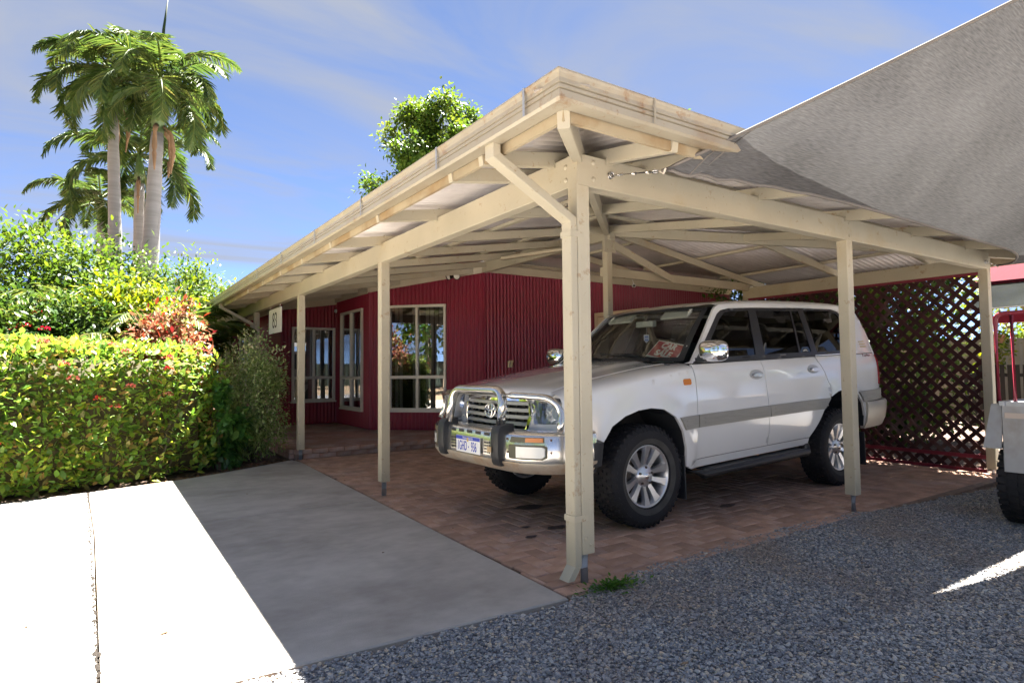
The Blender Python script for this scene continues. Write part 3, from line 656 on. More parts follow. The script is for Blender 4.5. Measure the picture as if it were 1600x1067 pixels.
# cream boards between wall tops and roof
def board(p0, p1, z0, z1, h=.17, off=.03, m=TRIM):
    d = Vector((p1[0] - p0[0], p1[1] - p0[1], 0)).normalized(); n = Vector((d.y, -d.x, 0)) * off
    a = Vector((p0[0], p0[1], z0 + h / 2 - .03)) + n; b = Vector((p1[0], p1[1], z1 + h / 2 - .03)) + n
    return mesh('soffit_board', *beam(a, b, .03, h), m, hs)
board((1.87, 8.36), (3.45, 6.78), 2.74, 3.03, .15); board((3.45, 6.78), (10.6, 6.78), 3.04, 3.04, .34); board((1.87, 10.35), (1.87, 8.36), 2.73, 2.73, .13)
board((.74, 10.35), (1.87, 10.35), 2.53, 2.70, .16); board((.74, 18), (.74, 10.35), 2.53, 2.53, .16)
# dark rooms behind the windows, and the main roof
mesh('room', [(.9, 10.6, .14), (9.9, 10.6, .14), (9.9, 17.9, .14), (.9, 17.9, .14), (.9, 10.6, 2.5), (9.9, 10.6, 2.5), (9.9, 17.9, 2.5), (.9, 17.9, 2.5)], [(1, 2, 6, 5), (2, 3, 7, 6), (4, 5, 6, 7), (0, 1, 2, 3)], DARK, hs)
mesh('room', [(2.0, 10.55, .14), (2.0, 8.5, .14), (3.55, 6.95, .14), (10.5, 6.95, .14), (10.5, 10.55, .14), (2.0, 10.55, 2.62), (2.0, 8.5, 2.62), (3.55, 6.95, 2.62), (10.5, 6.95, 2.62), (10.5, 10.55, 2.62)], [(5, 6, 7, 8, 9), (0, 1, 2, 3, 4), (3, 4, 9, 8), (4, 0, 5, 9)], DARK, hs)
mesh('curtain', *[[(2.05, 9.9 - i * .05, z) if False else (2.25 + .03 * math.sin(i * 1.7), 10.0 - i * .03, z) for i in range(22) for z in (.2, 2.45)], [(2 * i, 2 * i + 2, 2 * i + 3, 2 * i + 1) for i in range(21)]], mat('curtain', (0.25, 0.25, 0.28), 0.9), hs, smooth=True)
mesh('roof', [(2.9, 6.5, 3.12), (11.2, 6.5, 3.12), (11.2, 12.5, 4.05), (2.9, 12.5, 4.05), (11.2, 18.5, 3.12), (2.9, 18.5, 3.12)], [(0, 1, 2, 3), (3, 2, 4, 5)], ZINC, hs)
mesh('wall', *box(10.55, 10.6, 6.8, 18, .1, 3.1), MAROON, hs); mesh('wall', *box(.74, 10.6, 17.95, 18, .1, 2.5), MAROON, hs)
# the house's own flat verandah roof over the back of the carport
vs, fs = sheet(3.0, 10.9, lambda c: 3.6, lambda c: 6.95, lambda c, d, w: (c, d, 3.20 + .01 * (d - 3.6) + w))
mesh('verandah_roof', vs, fs, ZINC, hs, smooth=True)
mesh('verandah_beam', *beam((3.05, 3.7, 3.10), (10.85, 3.7, 3.10), .07, .15), CREAM, hs)
for x in (7.0, 10.75): mesh('verandah_post', *beam((x, 3.7, 0), (x, 3.7, 3.03), .09, .09, up=(0, 1, 0)), CREAM, hs)
# pale security door standing open on the long wall
mb = MB(); hx, hy, ex, ey = 6.05, 6.7, 6.15, 5.3
for (t0, t1, z0, z1) in ((0, .06, .15, 2.36), (.94, 1, .15, 2.36), (.06, .94, 2.28, 2.36), (.06, .94, .15, .30), (.06, .94, 1.15, 1.22), (.06, .94, .31, 2.27)):
    th = .03 if z1 - z0 < 1.9 or t1 - t0 < .1 else .008
    a = Vector((hx + (ex - hx) * (t0 + t1) / 2, hy + (ey - hy) * (t0 + t1) / 2, z0)); b = a.copy(); b.z = z1
    mb.add(*beam(a, b, th, (t1 - t0) * 1.40, up=(ex - hx, ey - hy, 0)))
mb.build('door', mat('door_cream', (0.60, 0.50, 0.33), 0.5), hs)
# ------------------------------------------------------------------ four-wheel drive
WHITE = mat('car_white', (0.69, 0.695, 0.70), 0.22, var=0.025, vscale=2, coat=1.0)
TYRE = mat('tyre_rubber', (0.009, 0.009, 0.012), 0.8, var=0.3, vscale=6, bump=0.2, bscale=60)
TYREDUST = mat('tyre_dust', (0.05, 0.048, 0.046), 0.85, var=0.3, vscale=9)
ALLOY = mat('alloy_wheel', (0.62, 0.63, 0.65), 0.28, metal=0.85)
CHROME = mat('chrome', (0.85, 0.85, 0.86), 0.04, metal=1.0)
POLISH = mat('polished_alloy', (0.74, 0.72, 0.68), 0.20, metal=0.95, var=0.08, vscale=6, col2=(0.55, 0.45, 0.30), c2scale=3, c2lo=0.55, c2hi=0.9)
DUSTY = mat('dusty_alloy', (0.60, 0.54, 0.45), 0.45, metal=0.6, var=0.12, vscale=7, col2=(0.50, 0.31, 0.15), c2scale=4, c2lo=0.5, c2hi=0.75)
GREYP = mat('grey_moulding', (0.27, 0.26, 0.235), 0.45, var=0.10, vscale=4, stretch=(1, 1, 14))
GRILL = mat('grille_grey', (0.34, 0.345, 0.35), 0.35, metal=0.3)
RUB = mat('black_rubber', (0.022, 0.024, 0.028), 0.5, var=0.15)
CGLASS = glassmat('windscreen_glass', (0.70, 0.74, 0.72), 0.012, top=.22)
TINT = glassmat('tinted_glass', (0.07, 0.08, 0.085), 0.045, top=.55)
LENS = glassmat('lamp_lens', (0.93, 0.95, 0.96), 0.09)
ORANGE = mat('orange_lens', (0.55, 0.17, 0.02), 0.2)
RED = mat('red_lens', (0.30, 0.01, 0.015), 0.15, coat=0.5)
REFLECT = mat('lamp_reflector', (0.8, 0.82, 0.85), 0.12, metal=1.0, bump=0.5, bscale=35)
CABIN = mat('cabin_dark', (0.012, 0.012, 0.014), 0.8, var=0.2)
SEATM = mat('seat_cloth', (0.03, 0.03, 0.033), 0.9, var=0.15)
CYAW = 0.0126
HUB = Vector((1.1783, 0.6731))
nx, ny = -math.sin(CYAW), math.cos(CYAW)
car = thing('four_wheel_drive', 'white four-wheel drive wagon with alloy bull bar parked under the carport', 'car', (HUB.x + nx * .85, HUB.y + ny * .85, 0), CYAW)
def rk(s, y, z): return (s, y, z + .035 * s)
def herm(xs, ys):
    xs = np.array(xs, float); ys = np.array(ys, float); d = np.gradient(ys, xs)
    def f(x):
        x = min(max(x, xs[0]), xs[-1]); i = min(int(np.searchsorted(xs, x, 'right')) - 1, len(xs) - 2); h = xs[i + 1] - xs[i]; t = (x - xs[i]) / h
        return float((2 * t ** 3 - 3 * t ** 2 + 1) * ys[i] + (t ** 3 - 2 * t ** 2 + t) * h * d[i] + (-2 * t ** 3 + 3 * t ** 2) * ys[i + 1] + (t ** 3 - t ** 2) * h * d[i + 1])
    return f
wz = herm([.36, .46, .56, .70, .85, 1.0, 1.10, 1.17, 1.245], [.875, .905, .925, .942, .947, .942, .934, .918, .885])
taper = herm([-.95, -.80, -.6, -.3, 0, 1, 2.6, 3.2, 3.5, 3.7, 3.82, 3.90], [.86, .90, .95, .985, 1, 1, 1, .992, .975, .95, .915, .87])
def wside(s, z):
    if z <= 1.245: w = wz(z)
    else:
        t = (z - 1.245) / (1.765 - 1.245); w = .885 - .175 * t - .02 * t * (1 - t) * -1
    w *= taper(s)
    for cs, cz in ((-.02, .40), (2.85, .40)):
        r = math.hypot(s - cs, z - cz)
        if z < 1.1: w += .030 * math.exp(-((r - .50) / .085) ** 2)
    return w
def SF(sg, off=0.0): return lambda s, z: rk(s, sg * (wside(s, z) + off), z)
ARF = [(-.515, .60), (-.49, .70), (-.40, .82), (-.28, .885), (-.15, .918), (-.02, .925), (.12, .905), (.25, .835), (.34, .715), (.40, .57), (.43, .42)]
ARR = [(2.28, .44), (2.32, .52), (2.37, .62), (2.46, .74), (2.58, .83), (2.72, .878), (2.85, .89), (3.0, .872), (3.12, .82), (3.23, .72), (3.30, .58), (3.33, .46)]
zsh = herm([-.9, -.5, 0, .3, .6], [.985, 1.065, 1.135, 1.17, 1.20])
zhd = herm([-.95, -.84, -.7, -.4, 0, .3, .6], [1.03, 1.075, 1.115, 1.175, 1.23, 1.258, 1.272])
def hoodz(s, w):
    a = abs(w); z = zhd(s) + .028 * (1 - (a / .72) ** 2)
    z -= .016 / (1 + math.exp(-(a - .47) / .018)) * min(1, max(0, (s + .75) / .5))
    return z
def shoulder(s, w, sg):
    """fender crown between the bonnet edge (0.72) and the side"""
    we = wside(s, zsh(s)); a = min(1, max(0, (abs(w) - .70) / (we - .70)))
    z1 = hoodz(s, .72); return rk(s, sg * abs(w), zsh(s) + (z1 - zsh(s)) * math.sqrt(max(0, 1 - a ** 2)))
def part(vf, name, m, par=car, smooth=True, angle=None, weld=False):
    o = mesh(name, vf[0], vf[1], m, par, smooth)
    if weld:
        b = bmesh.new(); b.from_mesh(o.data); bmesh.ops.remove_doubles(b, verts=b.verts, dist=.004); bmesh.ops.recalc_face_normals(b, faces=b.faces); b.to_mesh(o.data); b.free(); o.data.polygons.foreach_set('use_smooth', [True] * len(o.data.polygons))
    if angle: o.data.set_sharp_from_angle(angle=R(angle))
    return o
def inset(poly, d):
    n = len(poly); A = sum(poly[i][0] * poly[(i + 1) % n][1] - poly[(i + 1) % n][0] * poly[i][1] for i in range(n)); sgn = 1 if A > 0 else -1; out = []
    for i in range(n):
        a = Vector(poly[i - 1]); b = Vector(poly[i]); c = Vector(poly[(i + 1) % n]); d1 = (b - a).normalized(); d2 = (c - b).normalized()
        n1 = Vector((-d1.y, d1.x)) * sgn; n2 = Vector((-d2.y, d2.x)) * sgn; k = n1 + n2; k = k / max(.4, k.dot(n1)); out.append(tuple(b + k * d))
    return out
DLO = [(.60, 1.252), (.70, 1.335), (1.10, 1.675), (1.17, 1.71), (1.30, 1.732), (1.67, 1.742), (2.5, 1.750), (3.12, 1.742), (3.24, 1.715), (3.30, 1.66), (3.34, 1.45), (3.33, 1.30), (3.27, 1.262), (2.4, 1.256)]
G1 = [(.735, 1.285), (1.49, 1.29), (1.60, 1.712), (1.33, 1.705), (1.22, 1.685), (1.13, 1.635)]
G2 = [(1.63, 1.29), (2.21, 1.292), (2.30, 1.715), (1.72, 1.713)]
G3 = [(2.235, 1.292), (2.43, 1.293), (2.455, 1.715), (2.325, 1.715)]
G4 = [(2.53, 1.285), (3.24, 1.295), (3.275, 1.43), (3.25, 1.63), (3.19, 1.695), (3.08, 1.72), (2.55, 1.725)]
for sg in (-1, 1):
    near = sg < 0
    fs_ = SF(sg); fi = SF(sg, -.022)
    # front wing: side plus crown
    outer = [(.545, 1.20), (.548, .85), (.556, .45), (.47, .40)] + [(a, b) for a, b in reversed(ARF)] + [(-.60, .735), (-.80, .76)]
    ss = [-.80 + 1.345 * i / 26 for i in range(27)]
    outer = [(a, b) for a, b in outer] + [(s, zsh(s)) for s in ss[:-1]]
    outer[0] = (.545, zsh(.545))
    vs, fs = panel(outer, [], fs_, .05)
    n0 = len(vs); ks = 9
    for s in ss:
        we = wside(s, zsh(s))
        for k in range(ks + 1):
            w = .722 + (we - .722) * math.sin(math.pi / 2 * k / ks); vs.append(shoulder(s, w, sg))
    for i in range(len(ss) - 1):
        for k in range(ks): a = n0 + i * (ks + 1) + k; fs.append((a, a + 1, a + ks + 2, a + ks + 1))
    wing = part((vs, fs), 'wing', WHITE, weld=True)
    lp = resample(outer, .05); n_ = len(lp); mesh('wing_flange', [fs_(a, b) for a, b in lp] + [fi(a, b) for a, b in lp], [(i, (i + 1) % n_, n_ + (i + 1) % n_, n_ + i) for i in range(n_) if lp[i][1] < .95], WHITE, wing, smooth=True)
    mesh('side_indicator', *panel([(.405, 1.075), (.475, 1.075), (.485, 1.085), (.485, 1.115), (.475, 1.125), (.405, 1.125), (.395, 1.115), (.395, 1.085)], [], SF(sg, .008), .03, SF(sg, -.005)), ORANGE, wing)
    # lower door skins
    fd = [(.551, .455), (1.575, .455), (1.56, .75), (1.53, 1.0), (1.52, 1.243), (.551, 1.243)]
    rd = [(1.575, .455), (2.26, .455), (2.37, .60), (2.46, .725), (2.56, .815), (2.60, .87), (2.61, .94), (2.55, 1.06), (2.44, 1.243), (1.52, 1.243), (1.53, 1.0), (1.56, .75)]
    fdo = part(panel(inset(fd, .0035), [], fs_, .05, fi), 'front_door', WHITE)
    rdo = part(panel(inset(rd, .0035), [], fs_, .05, fi), 'rear_door', WHITE)
    for par_, hc, hz in ((fdo, 1.395, 1.114), (rdo, 2.336, 1.122)):
        ring = [(hc + .098 * math.cos(t), hz + .043 * math.sin(t)) for t in np.linspace(0, 2 * math.pi, 24, endpoint=False)]
        h = part(panel(ring, [], SF(sg, .004), .03, SF(sg, -.006)), 'handle', mat('handle_cup', (0.35, 0.36, 0.37), 0.3), par_)
        bar = [(hc + .075 * math.cos(t), hz - .004 + .017 * math.sin(t)) for t in np.linspace(0, 2 * math.pi, 18, endpoint=False)]
        mesh('handle_bar', *panel(bar, [], SF(sg, .028), .02, SF(sg, .006)), ALLOY, par_, smooth=True)
    # sill, rear quarter
    sill = [(.56, .452), (2.262, .452), (2.262, .40), (2.22, .385), (.50, .385), (.475, .40)]
    part(panel(sill, [], SF(sg, -.004), .05, SF(sg, -.05)), 'sill', WHITE)
    rq = [(2.445, 1.243), (2.553, 1.065), (2.614, .945), (2.604, .868), (2.58, .832)] + [(a, b) for a, b in ARR if a > 2.6] + [(3.36, .46), (3.5, .55), (3.70, .62), (3.86, .66), (3.88, 1.0), (3.88, 1.243)]
    q_ = part(panel(inset(rq, .002), [], fs_, .05, fi), 'rear_quarter', WHITE)
    # moulding strips
    for nm, pts, pr_ in (('moulding', [(.36, .722), (.544, .722), (.544, .824), (.30, .824)], wing), ('moulding', [(.558, .722), (1.558, .722), (1.55, .824), (.558, .824)], fdo), ('moulding', [(1.568, .722), (2.44, .722), (2.55, .824), (1.56, .824)], rdo), ('moulding', [(3.25, .735), (3.86, .735), (3.86, .845), (3.14, .845)], q_)):
        m_ = part(panel(pts, [], SF(sg, .016), .04, SF(sg, -.004)), nm, GREYP, pr_, angle=35)
        for zz_ in (.75, .785): mesh('moulding_rib', *panel([(min(p[0] for p in pts) + .07, zz_), (max(p[0] for p in pts) - .06, zz_), (max(p[0] for p in pts) - .06, zz_ + .012), (min(p[0] for p in pts) + .07, zz_ + .012)], [], SF(sg, .020), .05, SF(sg, .012)), GREYP, pr_)
    # fuel-type badge behind the rear side glass
    if near:
        s0 = 3.66
        for k in range(3):
            z0 = 1.315 + k * .028; mesh('badge_stripe', *panel([(3.46, z0), (3.62 - .01 * k, z0), (3.615 - .01 * k, z0 + .014), (3.46, z0 + .014)], [], SF(sg, .002), .04, SF(sg, -.002)), mat('badge_gold', (0.35, 0.28, 0.12), 0.4), q_)
        o_ = Vector(rk(3.52, sg * (wside(3.52, 1.22) + .003), 1.215)); text_mesh('badge', 'Turbo', .085, mat('badge_red', (0.16, 0.05, 0.05), 0.4), q_, basis(o_, (1, .08, .035), (0, .12, 1)), .001)
    # greenhouse: pillars and cant rail round the dark window band
    gh = [(.49, 1.248), (.57, 1.262), (1.075, 1.715), (1.12, 1.745), (1.18, 1.765), (3.5, 1.765), (3.62, 1.74), (3.72, 1.62), (3.83, 1.36), (3.87, 1.248)]
    part(panel(gh, [DLO], fs_, .05, fi), 'pillar_frame', WHITE)
    wf = part(panel(inset(DLO, .001), [G1, G2, G3, G4], SF(sg, -.004), .05, SF(sg, -.02)), 'window_surround', mat('window_black', (0.018, 0.019, 0.024), 0.3), smooth=True)
    for gq in (G1, G2, G3, G4): part(panel(inset(gq, -.004), [], SF(sg, -.010), .12), 'side_glass', TINT, wf)
    part(panel([(.56, 1.236), (2.46, 1.24), (2.46, 1.262), (.60, 1.262)], [], SF(sg, .006), .06, SF(sg, -.008)), 'belt_seal', RUB)
    # wheel-arch liner and mud flap
    for cs, ar, nm in ((0, ARF, 'arch_liner'), (2.85, ARR, 'arch_liner')):
        vs = []; fs = []
        A = [(a + 0, b + .006) for a, b in ar]
        for a, b in A: vs += [rk(a, sg * (wside(a, b) - .012), b), rk(a, sg * .56, b + .02)]
        for i in range(len(A) - 1): fs.append((2 * i, 2 * i + 2, 2 * i + 3, 2 * i + 1))
        n0 = len(vs); fs.append(tuple(2 * i + 1 for i in range(len(A))))
        mesh(nm, vs, fs, RUB, car)
    for cs in (.40, 3.31):
        mesh('mud_flap', *beam((cs + .015, sg * .80, .17), (cs, sg * .80, .52), .26, .012, up=(1, 0, 0)), RUB, car)
    # side step
    st = [(.50, .36), (.62, .335), (2.15, .345), (2.28, .38)]
    o = part(tube([rk(a, sg * (.95 if 0 < i < 3 else .86), b) for i, (a, b) in enumerate([(.48, .375), (.60, .335), (2.15, .335), (2.28, .375)])], .036, 10), 'side_step', RUB)
    mesh('step_tread', *beam(rk(.66, sg * .90, .362), rk(2.1, sg * .90, .362), .14, .012), RUB, o)
    # mirror
    mc = rk(.62, sg * 1.035, 1.345)
    V, F = lathe([(0, -.055), (.06, -.052), (.10, -.03), (.11, 0), (.108, .035), (.10, .05), (0, .052)], 20, 'x')
    V = [(v[0] * 1.0 + .03, (abs(v[1]) / .11) ** .55 * .125 * (1 if v[1] > 0 else -1) if abs(v[1]) > 1e-6 else 0, (abs(v[2]) / .11) ** .6 * .088 * (1 if v[2] > 0 else -1) if abs(v[2]) > 1e-6 else 0) for v in V]
    mi = mesh('mirror', [(mc[0] + v[0], mc[1] + v[1], mc[2] + v[2]) for v in V], F, CHROME, car, smooth=True)
    mesh('mirror_arm', *beam((mc[0] + .05, sg * .86, mc[2] - .075), (mc[0] + .03, sg * .99, mc[2] - .07), .09, .04), RUB, mi)
# bonnet
ss = np.linspace(-.835, .47, 30); ww = np.linspace(-.716, .716, 41); vs = []; fs = []
for s in ss:
    for w in ww:
        t = (s + .835) / 1.305; k = (w / .72) ** 2
        se = (-.855 + .06 * k) * (1 - t) + (.36 + .14 * k) * t
        vs.append(rk(se, w, hoodz(se, w) - (.03 * max(0, 1 - (t / .06)) ** 2)))
for i in range(len(ss) - 1):
    for j in range(len(ww) - 1): a = i * len(ww) + j; fs.append((a, a + len(ww), a + len(ww) + 1, a + 1))
bon = part((vs, fs), 'bonnet', WHITE)
md = bon.modifiers.new('t', 'SOLIDIFY'); md.thickness = .02; md.offset = -1
# a small washer jet / badge on the wing
mesh('washer_jet', *beam(rk(.36, -.755, 1.262), rk(.40, -.80, 1.235), .02, .012), RUB, car)
# roof
zrf = herm([.95, 1.05, 1.2, 1.4, 1.8, 2.4, 3.0, 3.4, 3.65, 3.8], [1.742, 1.768, 1.797, 1.815, 1.832, 1.838, 1.832, 1.815, 1.788, 1.755])
ss = np.linspace(0, 1, 40); vs = []; fs = []; prof = [0, .15, .3, .42, .52, .58] + [.58 + .125 * math.sin(math.pi / 2 * k / 8) for k in range(1, 9)]
prof = [-x for x in prof[::-1]] + prof[1:]
for t in ss:
    for w in prof:
        k = (w / .7) ** 2; s = (.965 + .14 * k) * (1 - t) + (3.74 - .10 * k) * t; a = abs(w); ts = .705
        we = min(.705, wside(s, 1.765) + .0)
        w2 = w * we / .705; a2 = abs(w2)
        zc = zrf(s) + .02 * (1 - (min(a2, .58) / .58) ** 2) - .006
        if a > .58:
            q = min(1, (a - .58) / .125); zc = 1.762 + (zc - 1.762) * math.sqrt(max(0, 1 - q * q)) if zc > 1.762 else zc
        vs.append(rk(s, w2, zc))
m_ = len(prof)
for i in range(len(ss) - 1):
    for j in range(m_ - 1): a = i * m_ + j; fs.append((a, a + m_, a + m_ + 1, a + 1))
roof = part((vs, fs), 'roof', WHITE)
# windscreen
def screen(u, v, off=0):       # u -1..1 across, v 0..1 up
    k = u * u; s0 = .40 + .19 * k; s1 = .965 + .13 * k; w = (.765 * (1 - v) + .635 * v) * u
    s = s0 * (1 - v) + s1 * v - .03 * math.sin(math.pi * v) * (1 - k) + off * .7; z = (1.282 - .012 * k) * (1 - v) + (1.748 - .02 * k) * v + .02 * math.sin(math.pi * v) - off * .7
    return rk(s, w, z)
def patch(fn, nu, nv, u0, u1, v0, v1):
    vs = [fn(u0 + (u1 - u0) * i / nu, v0 + (v1 - v0) * j / nv) for i in range(nu + 1) for j in range(nv + 1)]
    fs = [(i * (nv + 1) + j, (i + 1) * (nv + 1) + j, (i + 1) * (nv + 1) + j + 1, i * (nv + 1) + j + 1) for i in range(nu) for j in range(nv)]
    return vs, fs
wsn = part(patch(lambda u, v: screen(u, v), 24, 12, -1, 1, 0, 1), 'windscreen', CGLASS)
mb = MB()
for (u0, u1, v0, v1) in ((-1.02, -.955, -.01, 1.01), (.955, 1.02, -.01, 1.01), (-1, 1, -.02, .05), (-1, 1, .955, 1.02)): mb.add(*patch(lambda u, v: screen(u, v, -.004), 16, 10, u0, u1, v0, v1))
mb.build('windscreen_seal', RUB, wsn, smooth=True)
cowl = [rk(.33 + .17 * (w / .75) ** 2 + ds, w, 1.262 - .02 * (ds > .05) + .012 * (1 - (w / .75) ** 2)) for w in np.linspace(-.76, .76, 21) for ds in (0, .10)]
mesh('cowl', cowl, [(2 * i, 2 * i + 2, 2 * i + 3, 2 * i + 1) for i in range(20)], RUB, car)
for (u0, v0, u1, v1) in ((.05, .02, .80, .075), (-.72, .02, .02, .10)):
    p0 = Vector(screen(u0, v0, -.015)); p1 = Vector(screen(u1, v1, -.015)); mid = (p0 + p1) / 2 + Vector((-.012, 0, .02))
    w_ = part(tube([p0, mid, p1], [.009, .007, .004], 6), 'wiper', RUB)
    q0 = Vector(screen(u0 + .2, v0 + .04, -.008)); q1 = Vector(screen(u1 + .12 if u1 < .85 else u1, v1 + .02, -.008)); mesh('wiper_blade', *beam(q0, q1, .012, .018), RUB, w_)
# tail
def tail(w, z, off=0):
    k = (abs(w) / .86) ** 2; s = 3.955 - .10 * k - .05 * k ** 3 - max(0, z - 1.15) * .33 - (.10 * max(0, z - 1.5)); return rk(s + off, w, z)
tg = [(-.83, .60), (.83, .60), (.83, 1.245), (.70, 1.70), (.60, 1.755), (-.60, 1.755), (-.70, 1.70), (-.83, 1.245)]
rg = [(-.72, 1.25), (.72, 1.25), (.60, 1.66), (-.60, 1.66)]
t_ = part(panel(tg, [rg], tail, .07, lambda w, z: tail(w, z, -.03)), 'tailgate', WHITE)
part(panel(inset(rg, -.004), [], lambda w, z: tail(w, z, -.006), .12), 'rear_glass', TINT, t_)
for sg in (-1, 1):
    lm = [(3.74, .90), (3.885, .90), (3.90, 1.22), (3.80, 1.225), (3.765, 1.05)]
    part(panel(lm, [], SF(sg, .012), .04, SF(sg, -.03)), 'tail_lamp', RED)
    lp = [(.66, .90), (.835, .90), (.835, 1.22), (.72, 1.22)]
    part(panel([(sg * a, b) for a, b in lp], [], lambda w, z: tail(w, z, .012), .05, lambda w, z: tail(w, z, -.02)), 'tail_lamp', RED)
# rear bumper: swept along the tail
def sweep(path, prof, name, m, smooth=True, angle=40):
    """path: (s, y) plan points; prof: (out, z)"""
    vs = []; fs = []; n = len(path); k = len(prof)
    for i, (s, y) in enumerate(path):
        a = path[max(0, i - 1)]; b = path[min(n - 1, i + 1)]; d = Vector((b[0] - a[0], b[1] - a[1])).normalized(); nn = Vector((d.y, -d.x))
        for o, z in prof: vs.append(rk(s + nn.x * o, y + nn.y * o, z))
    for i in range(n - 1):
        for j in range(k): fs.append((i * k + j, i * k + (j + 1) % k, (i + 1) * k + (j + 1) % k, (i + 1) * k + j))
    fs += [tuple(range(k)), tuple(range((n - 1) * k, n * k))[::-1]]
    return part((vs, fs), name, m, angle=angle)
pth = [(3.33, -.90), (3.5, -.90), (3.7, -.885), (3.86, -.84), (3.94, -.72), (3.98, -.4), (3.99, 0), (3.98, .4), (3.94, .72), (3.86, .84), (3.7, .885), (3.5, .90), (3.33, .90)]
sweep(pth, [(-.02, .44), (.02, .44), (.055, .52), (.07, .62), (.075, .70), (.06, .725), (-.02, .73)], 'rear_bumper', mat('bumper_champagne', (0.42, 0.38, 0.32), 0.4, metal=0.2, var=0.08))
# underbody
mesh('chassis', *[[rk(*v) for v in V] for V in [box(-.25, 3.75, -.60, .60, .40, .62, .03)[0]]], box(0, 1, 0, 1, 0, 1)[1], BLACK, car)
mesh('engine_bay', *[[rk(*v) for v in V] for V in [box(-.70, .45, -.57, .57, .60, 1.00, .05)[0]]], box(0, 1, 0, 1, 0, 1)[1], BLACK, car)
mesh('floor_pan', *[[rk(*v) for v in V] for V in [box(.45, 3.80, -.80, .80, .585, .62, .01)[0]]], box(0, 1, 0, 1, 0, 1)[1], BLACK, car)
for sg in (-1, 1):
    mesh('inner_sill', *[[rk(*v) for v in V] for V in [box(.46, 2.26, min(sg * .60, sg * .86), max(sg * .60, sg * .86), .39, .585, .01)[0]]], box(0, 1, 0, 1, 0, 1)[1], BLACK, car)
    mesh('door_card', *[[rk(*v) for v in V] for V in [box(.50, 3.7, min(sg * .80, sg * .83), max(sg * .80, sg * .83), .90 if False else .93, 1.24, .01)[0]]], box(0, 1, 0, 1, 0, 1)[1], CABIN, car)
# cabin
mesh('dashboard', *[[rk(*v) for v in V] for V in [box(.47, .95, -.76, .76, .80, 1.235, .05)[0]]], box(0, 1, 0, 1, 0, 1)[1], CABIN, car)
mesh('headlining', *patch(lambda u, v: rk(1.06 + 2.5 * v, u * .64, 1.735 + .05 * math.sin(math.pi * v)), 6, 8, -1, 1, 0, 1), mat('headlining', (0.06, 0.058, 0.055), 0.9), car, smooth=True)
for (s0, y0, w_, nb) in ((1.75, -.38, .52, 0), (1.75, .38, .52, 0), (2.75, 0, 1.35, 0)):
    st_ = mesh('seat', *[[rk(*v) for v in V] for V in [box(s0 - .48, s0 + .05, y0 - w_ / 2, y0 + w_ / 2, .68, .92, .05)[0]]], box(0, 1, 0, 1, 0, 1)[1], SEATM, car)
    mesh('seat_back', *beam(rk(s0 + .02, y0, .85), rk(s0 + .20, y0, 1.42), w_ - .04, .16, up=(1, 0, 0), c=.04), SEATM, st_)
    for hy in ((y0,) if w_ < 1 else (-.42, .42)): mesh('headrest', *beam(rk(s0 + .20, hy, 1.42), rk(s0 + .24, hy, 1.62), .26, .12, up=(1, 0, 0), c=.03), SEATM, st_)
V, F = lathe([(.185 + .014 * math.cos(t), .014 * math.sin(t)) for t in np.linspace(0, 2 * math.pi, 8, endpoint=False)], 28, 'x', closed=True)
Mx = Matrix.Translation(rk(1.12, .38, 1.18)) @ Matrix.Rotation(R(25), 4, 'Y')
sw = mesh('steering_wheel', [Mx @ v for v in V], F, BLACK, car, smooth=True); mesh('wheel_boss', *beam(Mx @ Vector((.10, 0, 0)), Mx @ Vector((-.01, 0, 0)), .12, .11), BLACK, sw); mesh('wheel_spoke', *beam(Mx @ Vector((0, -.18, 0)), Mx @ Vector((0, .18, 0)), .04, .02), BLACK, sw)
VIS = mat('visor_cloth', (0.55, 0.55, 0.50), 0.8)
for y0 in (-.36, .36): mesh('sun_visor', *beam(rk(1.01, y0 - .16, 1.70), rk(1.01, y0 + .16, 1.70), .11, .02, up=(1, 0, -1.1)), VIS, car)
rv_ = mesh('rear_view_mirror', *beam(rk(.98, -.11, 1.63), rk(.98, .11, 1.63), .05, .055), mat('mirror_back', (0.40, 0.42, 0.40), 0.5), car)
mesh('mirror_stem', *beam(rk(.985, 0, 1.65), rk(.97, 0, 1.71), .025, .02), BLACK, rv_)
# ---- front end
def nose(w, z, off=0): return rk(-.845 + .17 * (abs(w) / .86) ** 2 + .05 * (abs(w) / .86) ** 6 + (z - .9) * .14 - off, w, z)
NZ0, NZ1 = .785, 1.055
gr = [(-.45, .80), (-.42, .785), (.42, .785), (.45, .80), (.475, .90), (.455, 1.03), (-.455, 1.03), (-.475, .90)]
hl = lambda sg: [(sg * a, b) for a, b in [(.50, .845), (.83, .850), (.835, 1.0), (.80, 1.035), (.50, 1.04), (.47, 1.0)]]
fp = [(-.845, .76), (.845, .76), (.85, 1.00), (.80, 1.062), (.45, 1.075), (-.45, 1.075), (-.80, 1.062), (-.85, 1.00)]
np_ = part(panel(fp, [gr, hl(1), hl(-1)], nose, .05, lambda w, z: nose(w, z, -.05)), 'nose_panel', WHITE)
mesh('grille_backing', *panel(inset(gr, -.02), [], lambda w, z: nose(w, z, -.06), .12), BLACK, car)
part(panel(inset(gr, -.012), [inset(gr, .016)], lambda w, z: nose(w, z, .012), .05, lambda w, z: nose(w, z, -.02)), 'grille_surround', CHROME, np_, angle=40)
for k in range(4):
    z0 = .825 + k * .052
    part(panel([(-.452, z0), (.452, z0), (.452, z0 + .026), (-.452, z0 + .026)], [], lambda w, z: nose(w, z, -.004 + .0 * z), .05, lambda w, z: nose(w, z, -.04)), 'grille_slat', GRILL, np_, angle=40)
